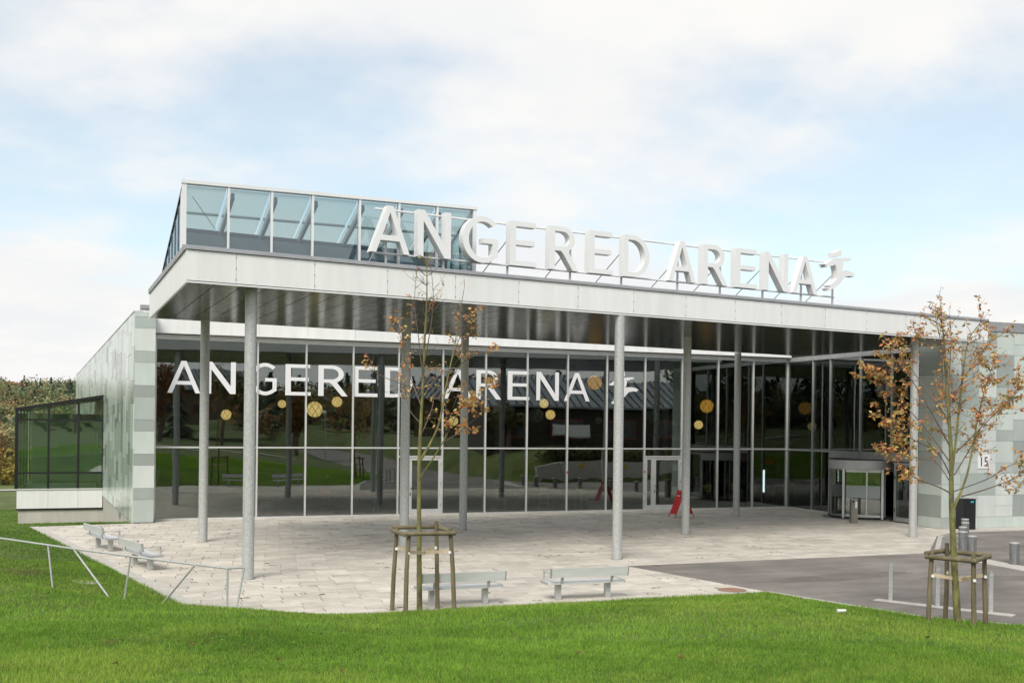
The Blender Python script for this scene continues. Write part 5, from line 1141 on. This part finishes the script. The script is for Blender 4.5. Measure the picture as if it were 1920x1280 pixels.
def scatter_lawn(n, d0, d1, px0, px1, seed, power=1.0):
    rs = np.random.default_rng(seed); d = d0+(d1-d0)*rs.random(n)**power; px = rs.uniform(px0,px1,n); u = (px-960)/FPX*d
    X = CAM.x+FW.x*d+RT.x*u; Y = CAM.y+FW.y*d+RT.y*u; ed = .055*np.sin(X*5.1+Y*3.7)+.04*np.sin(X*13.+Y*11.); k = (poly_sd(PLAZA,X,Y) > .20+ed)&(poly_sd(ROAD,X,Y) > .10+ed)&~((X > -.9)&(Y > -1.1)); return X[k], Y[k], d[k]
X, Y, d = scatter_lawn(560000, 6.6, 14, -520, 2440, 1, .8); blades('lawn_grass', X, Y, .055, .0024+.00015*d, 2, 'bright green mown grass on the mound in front')
X, Y, d = scatter_lawn(420000, 14, 27, -520, 2340, 3, .9); blades('lawn_grass', X, Y, .058, .0026+.00018*d, 4, 'green grass along the plaza and road kerbs')
X, Y, d = scatter_lawn(140000, 21, 62, -260, 260, 5, .9); X, Y, d = X[(X < -.6)], Y[X < -.6], d[X < -.6]; blades('lawn_grass', X, Y, .05, .003+.00022*d, 6, 'grass left of the plaza below the annex, slope shade painted into its colour', np.array([.66,.76,.6]))  # same lawn; the darker tint paints in the shading of its slope
# clover and broad weeds in the turf, leaves blown onto it
def clover():
    rs = np.random.default_rng(12); V, C_ = [], []
    X, Y, d = scatter_lawn(90000, 6.6, 20, -120, 2040, 21, .9); k = lawn_noise(X*1.6+2,Y*1.6+7) > .36; X, Y = X[k], Y[k]; n = len(X); Z = ground(X,Y)+rs.uniform(.015,.045,n)
    s = rs.uniform(.008,.019,n); a = rs.uniform(0,6.28,n); c, sn = np.cos(a)*s, np.sin(a)*s; t = rs.normal(0,.004,(n,4))
    V = np.stack([np.stack([X+c,Y+sn,Z+t[:,0]],1),np.stack([X-sn,Y+c,Z+t[:,1]],1),np.stack([X-c,Y-sn,Z+t[:,2]],1),np.stack([X+sn,Y-c,Z+t[:,3]],1)],1)
    col = np.array([.14,.30,.035])*rs.uniform(.6,1.4,(n,1)); o = np_mesh('clover', V.reshape(-1,3), np.arange(n*4).reshape(-1,4), M['grass_blade'], None, 'stuff', np.repeat(col[:,None],4,1).reshape(-1,3)); o['label'] = 'clover leaves scattered through the turf'; o['category'] = 'clover'
clover()
M['dead_leaf'] = pmat('dead_leaf', (.13,.055,.025), (.2,.09,.04), scale=30, rough=.8)
def fallen():
    m = MB(); m.add([(0,0,.01),(.03,.012,.03),(.055,0,.012),(.03,-.014,.028),(.075,.0,.02),(.028,.03,.035),(.028,-.032,.03)],[(0,1,2),(0,2,3),(0,5,1),(0,3,6),(1,4,2)]); me = bpy.data.meshes.new('fallen_leaf'); me.from_pydata(m.v,[],m.f); me.materials.append(M['dead_leaf'])
    rs = random.Random(6)
    for px, py in ((357,1213),(570,1237),(603,1192),(93,1115),(124,1120),(165,1121),(402,1190),(318,1222),(1740,1200),(1890,1238),(1270,1235),(880,1260),(1090,1225),(640,1262),(520,1242),(210,1250)):
        for dd in np.arange(6.5,24,.1):
            dx, dy = px-960, 795.1-py; v_ = math.sin(ROLL)*dx+math.cos(ROLL)*dy; u_ = math.cos(ROLL)*dx-math.sin(ROLL)*dy
            p = CAM+FW*dd+RT*(u_/FPX*dd)+UP*(v_/FPX*dd)
            if p.z < gz(p.x,p.y)+.02:
                o = link('fallen_leaf', me, None); o.location = (p.x,p.y,gz(p.x,p.y)+.03); s = rs.uniform(.8,1.5); o.scale = (s,s,s); o.rotation_euler = (rs.uniform(-.6,.6),rs.uniform(-.6,.6),rs.uniform(0,6)); tag(o, 'brown fallen leaf lying on the lawn', 'leaf', 'fallen leaves on the lawn'); break
fallen()
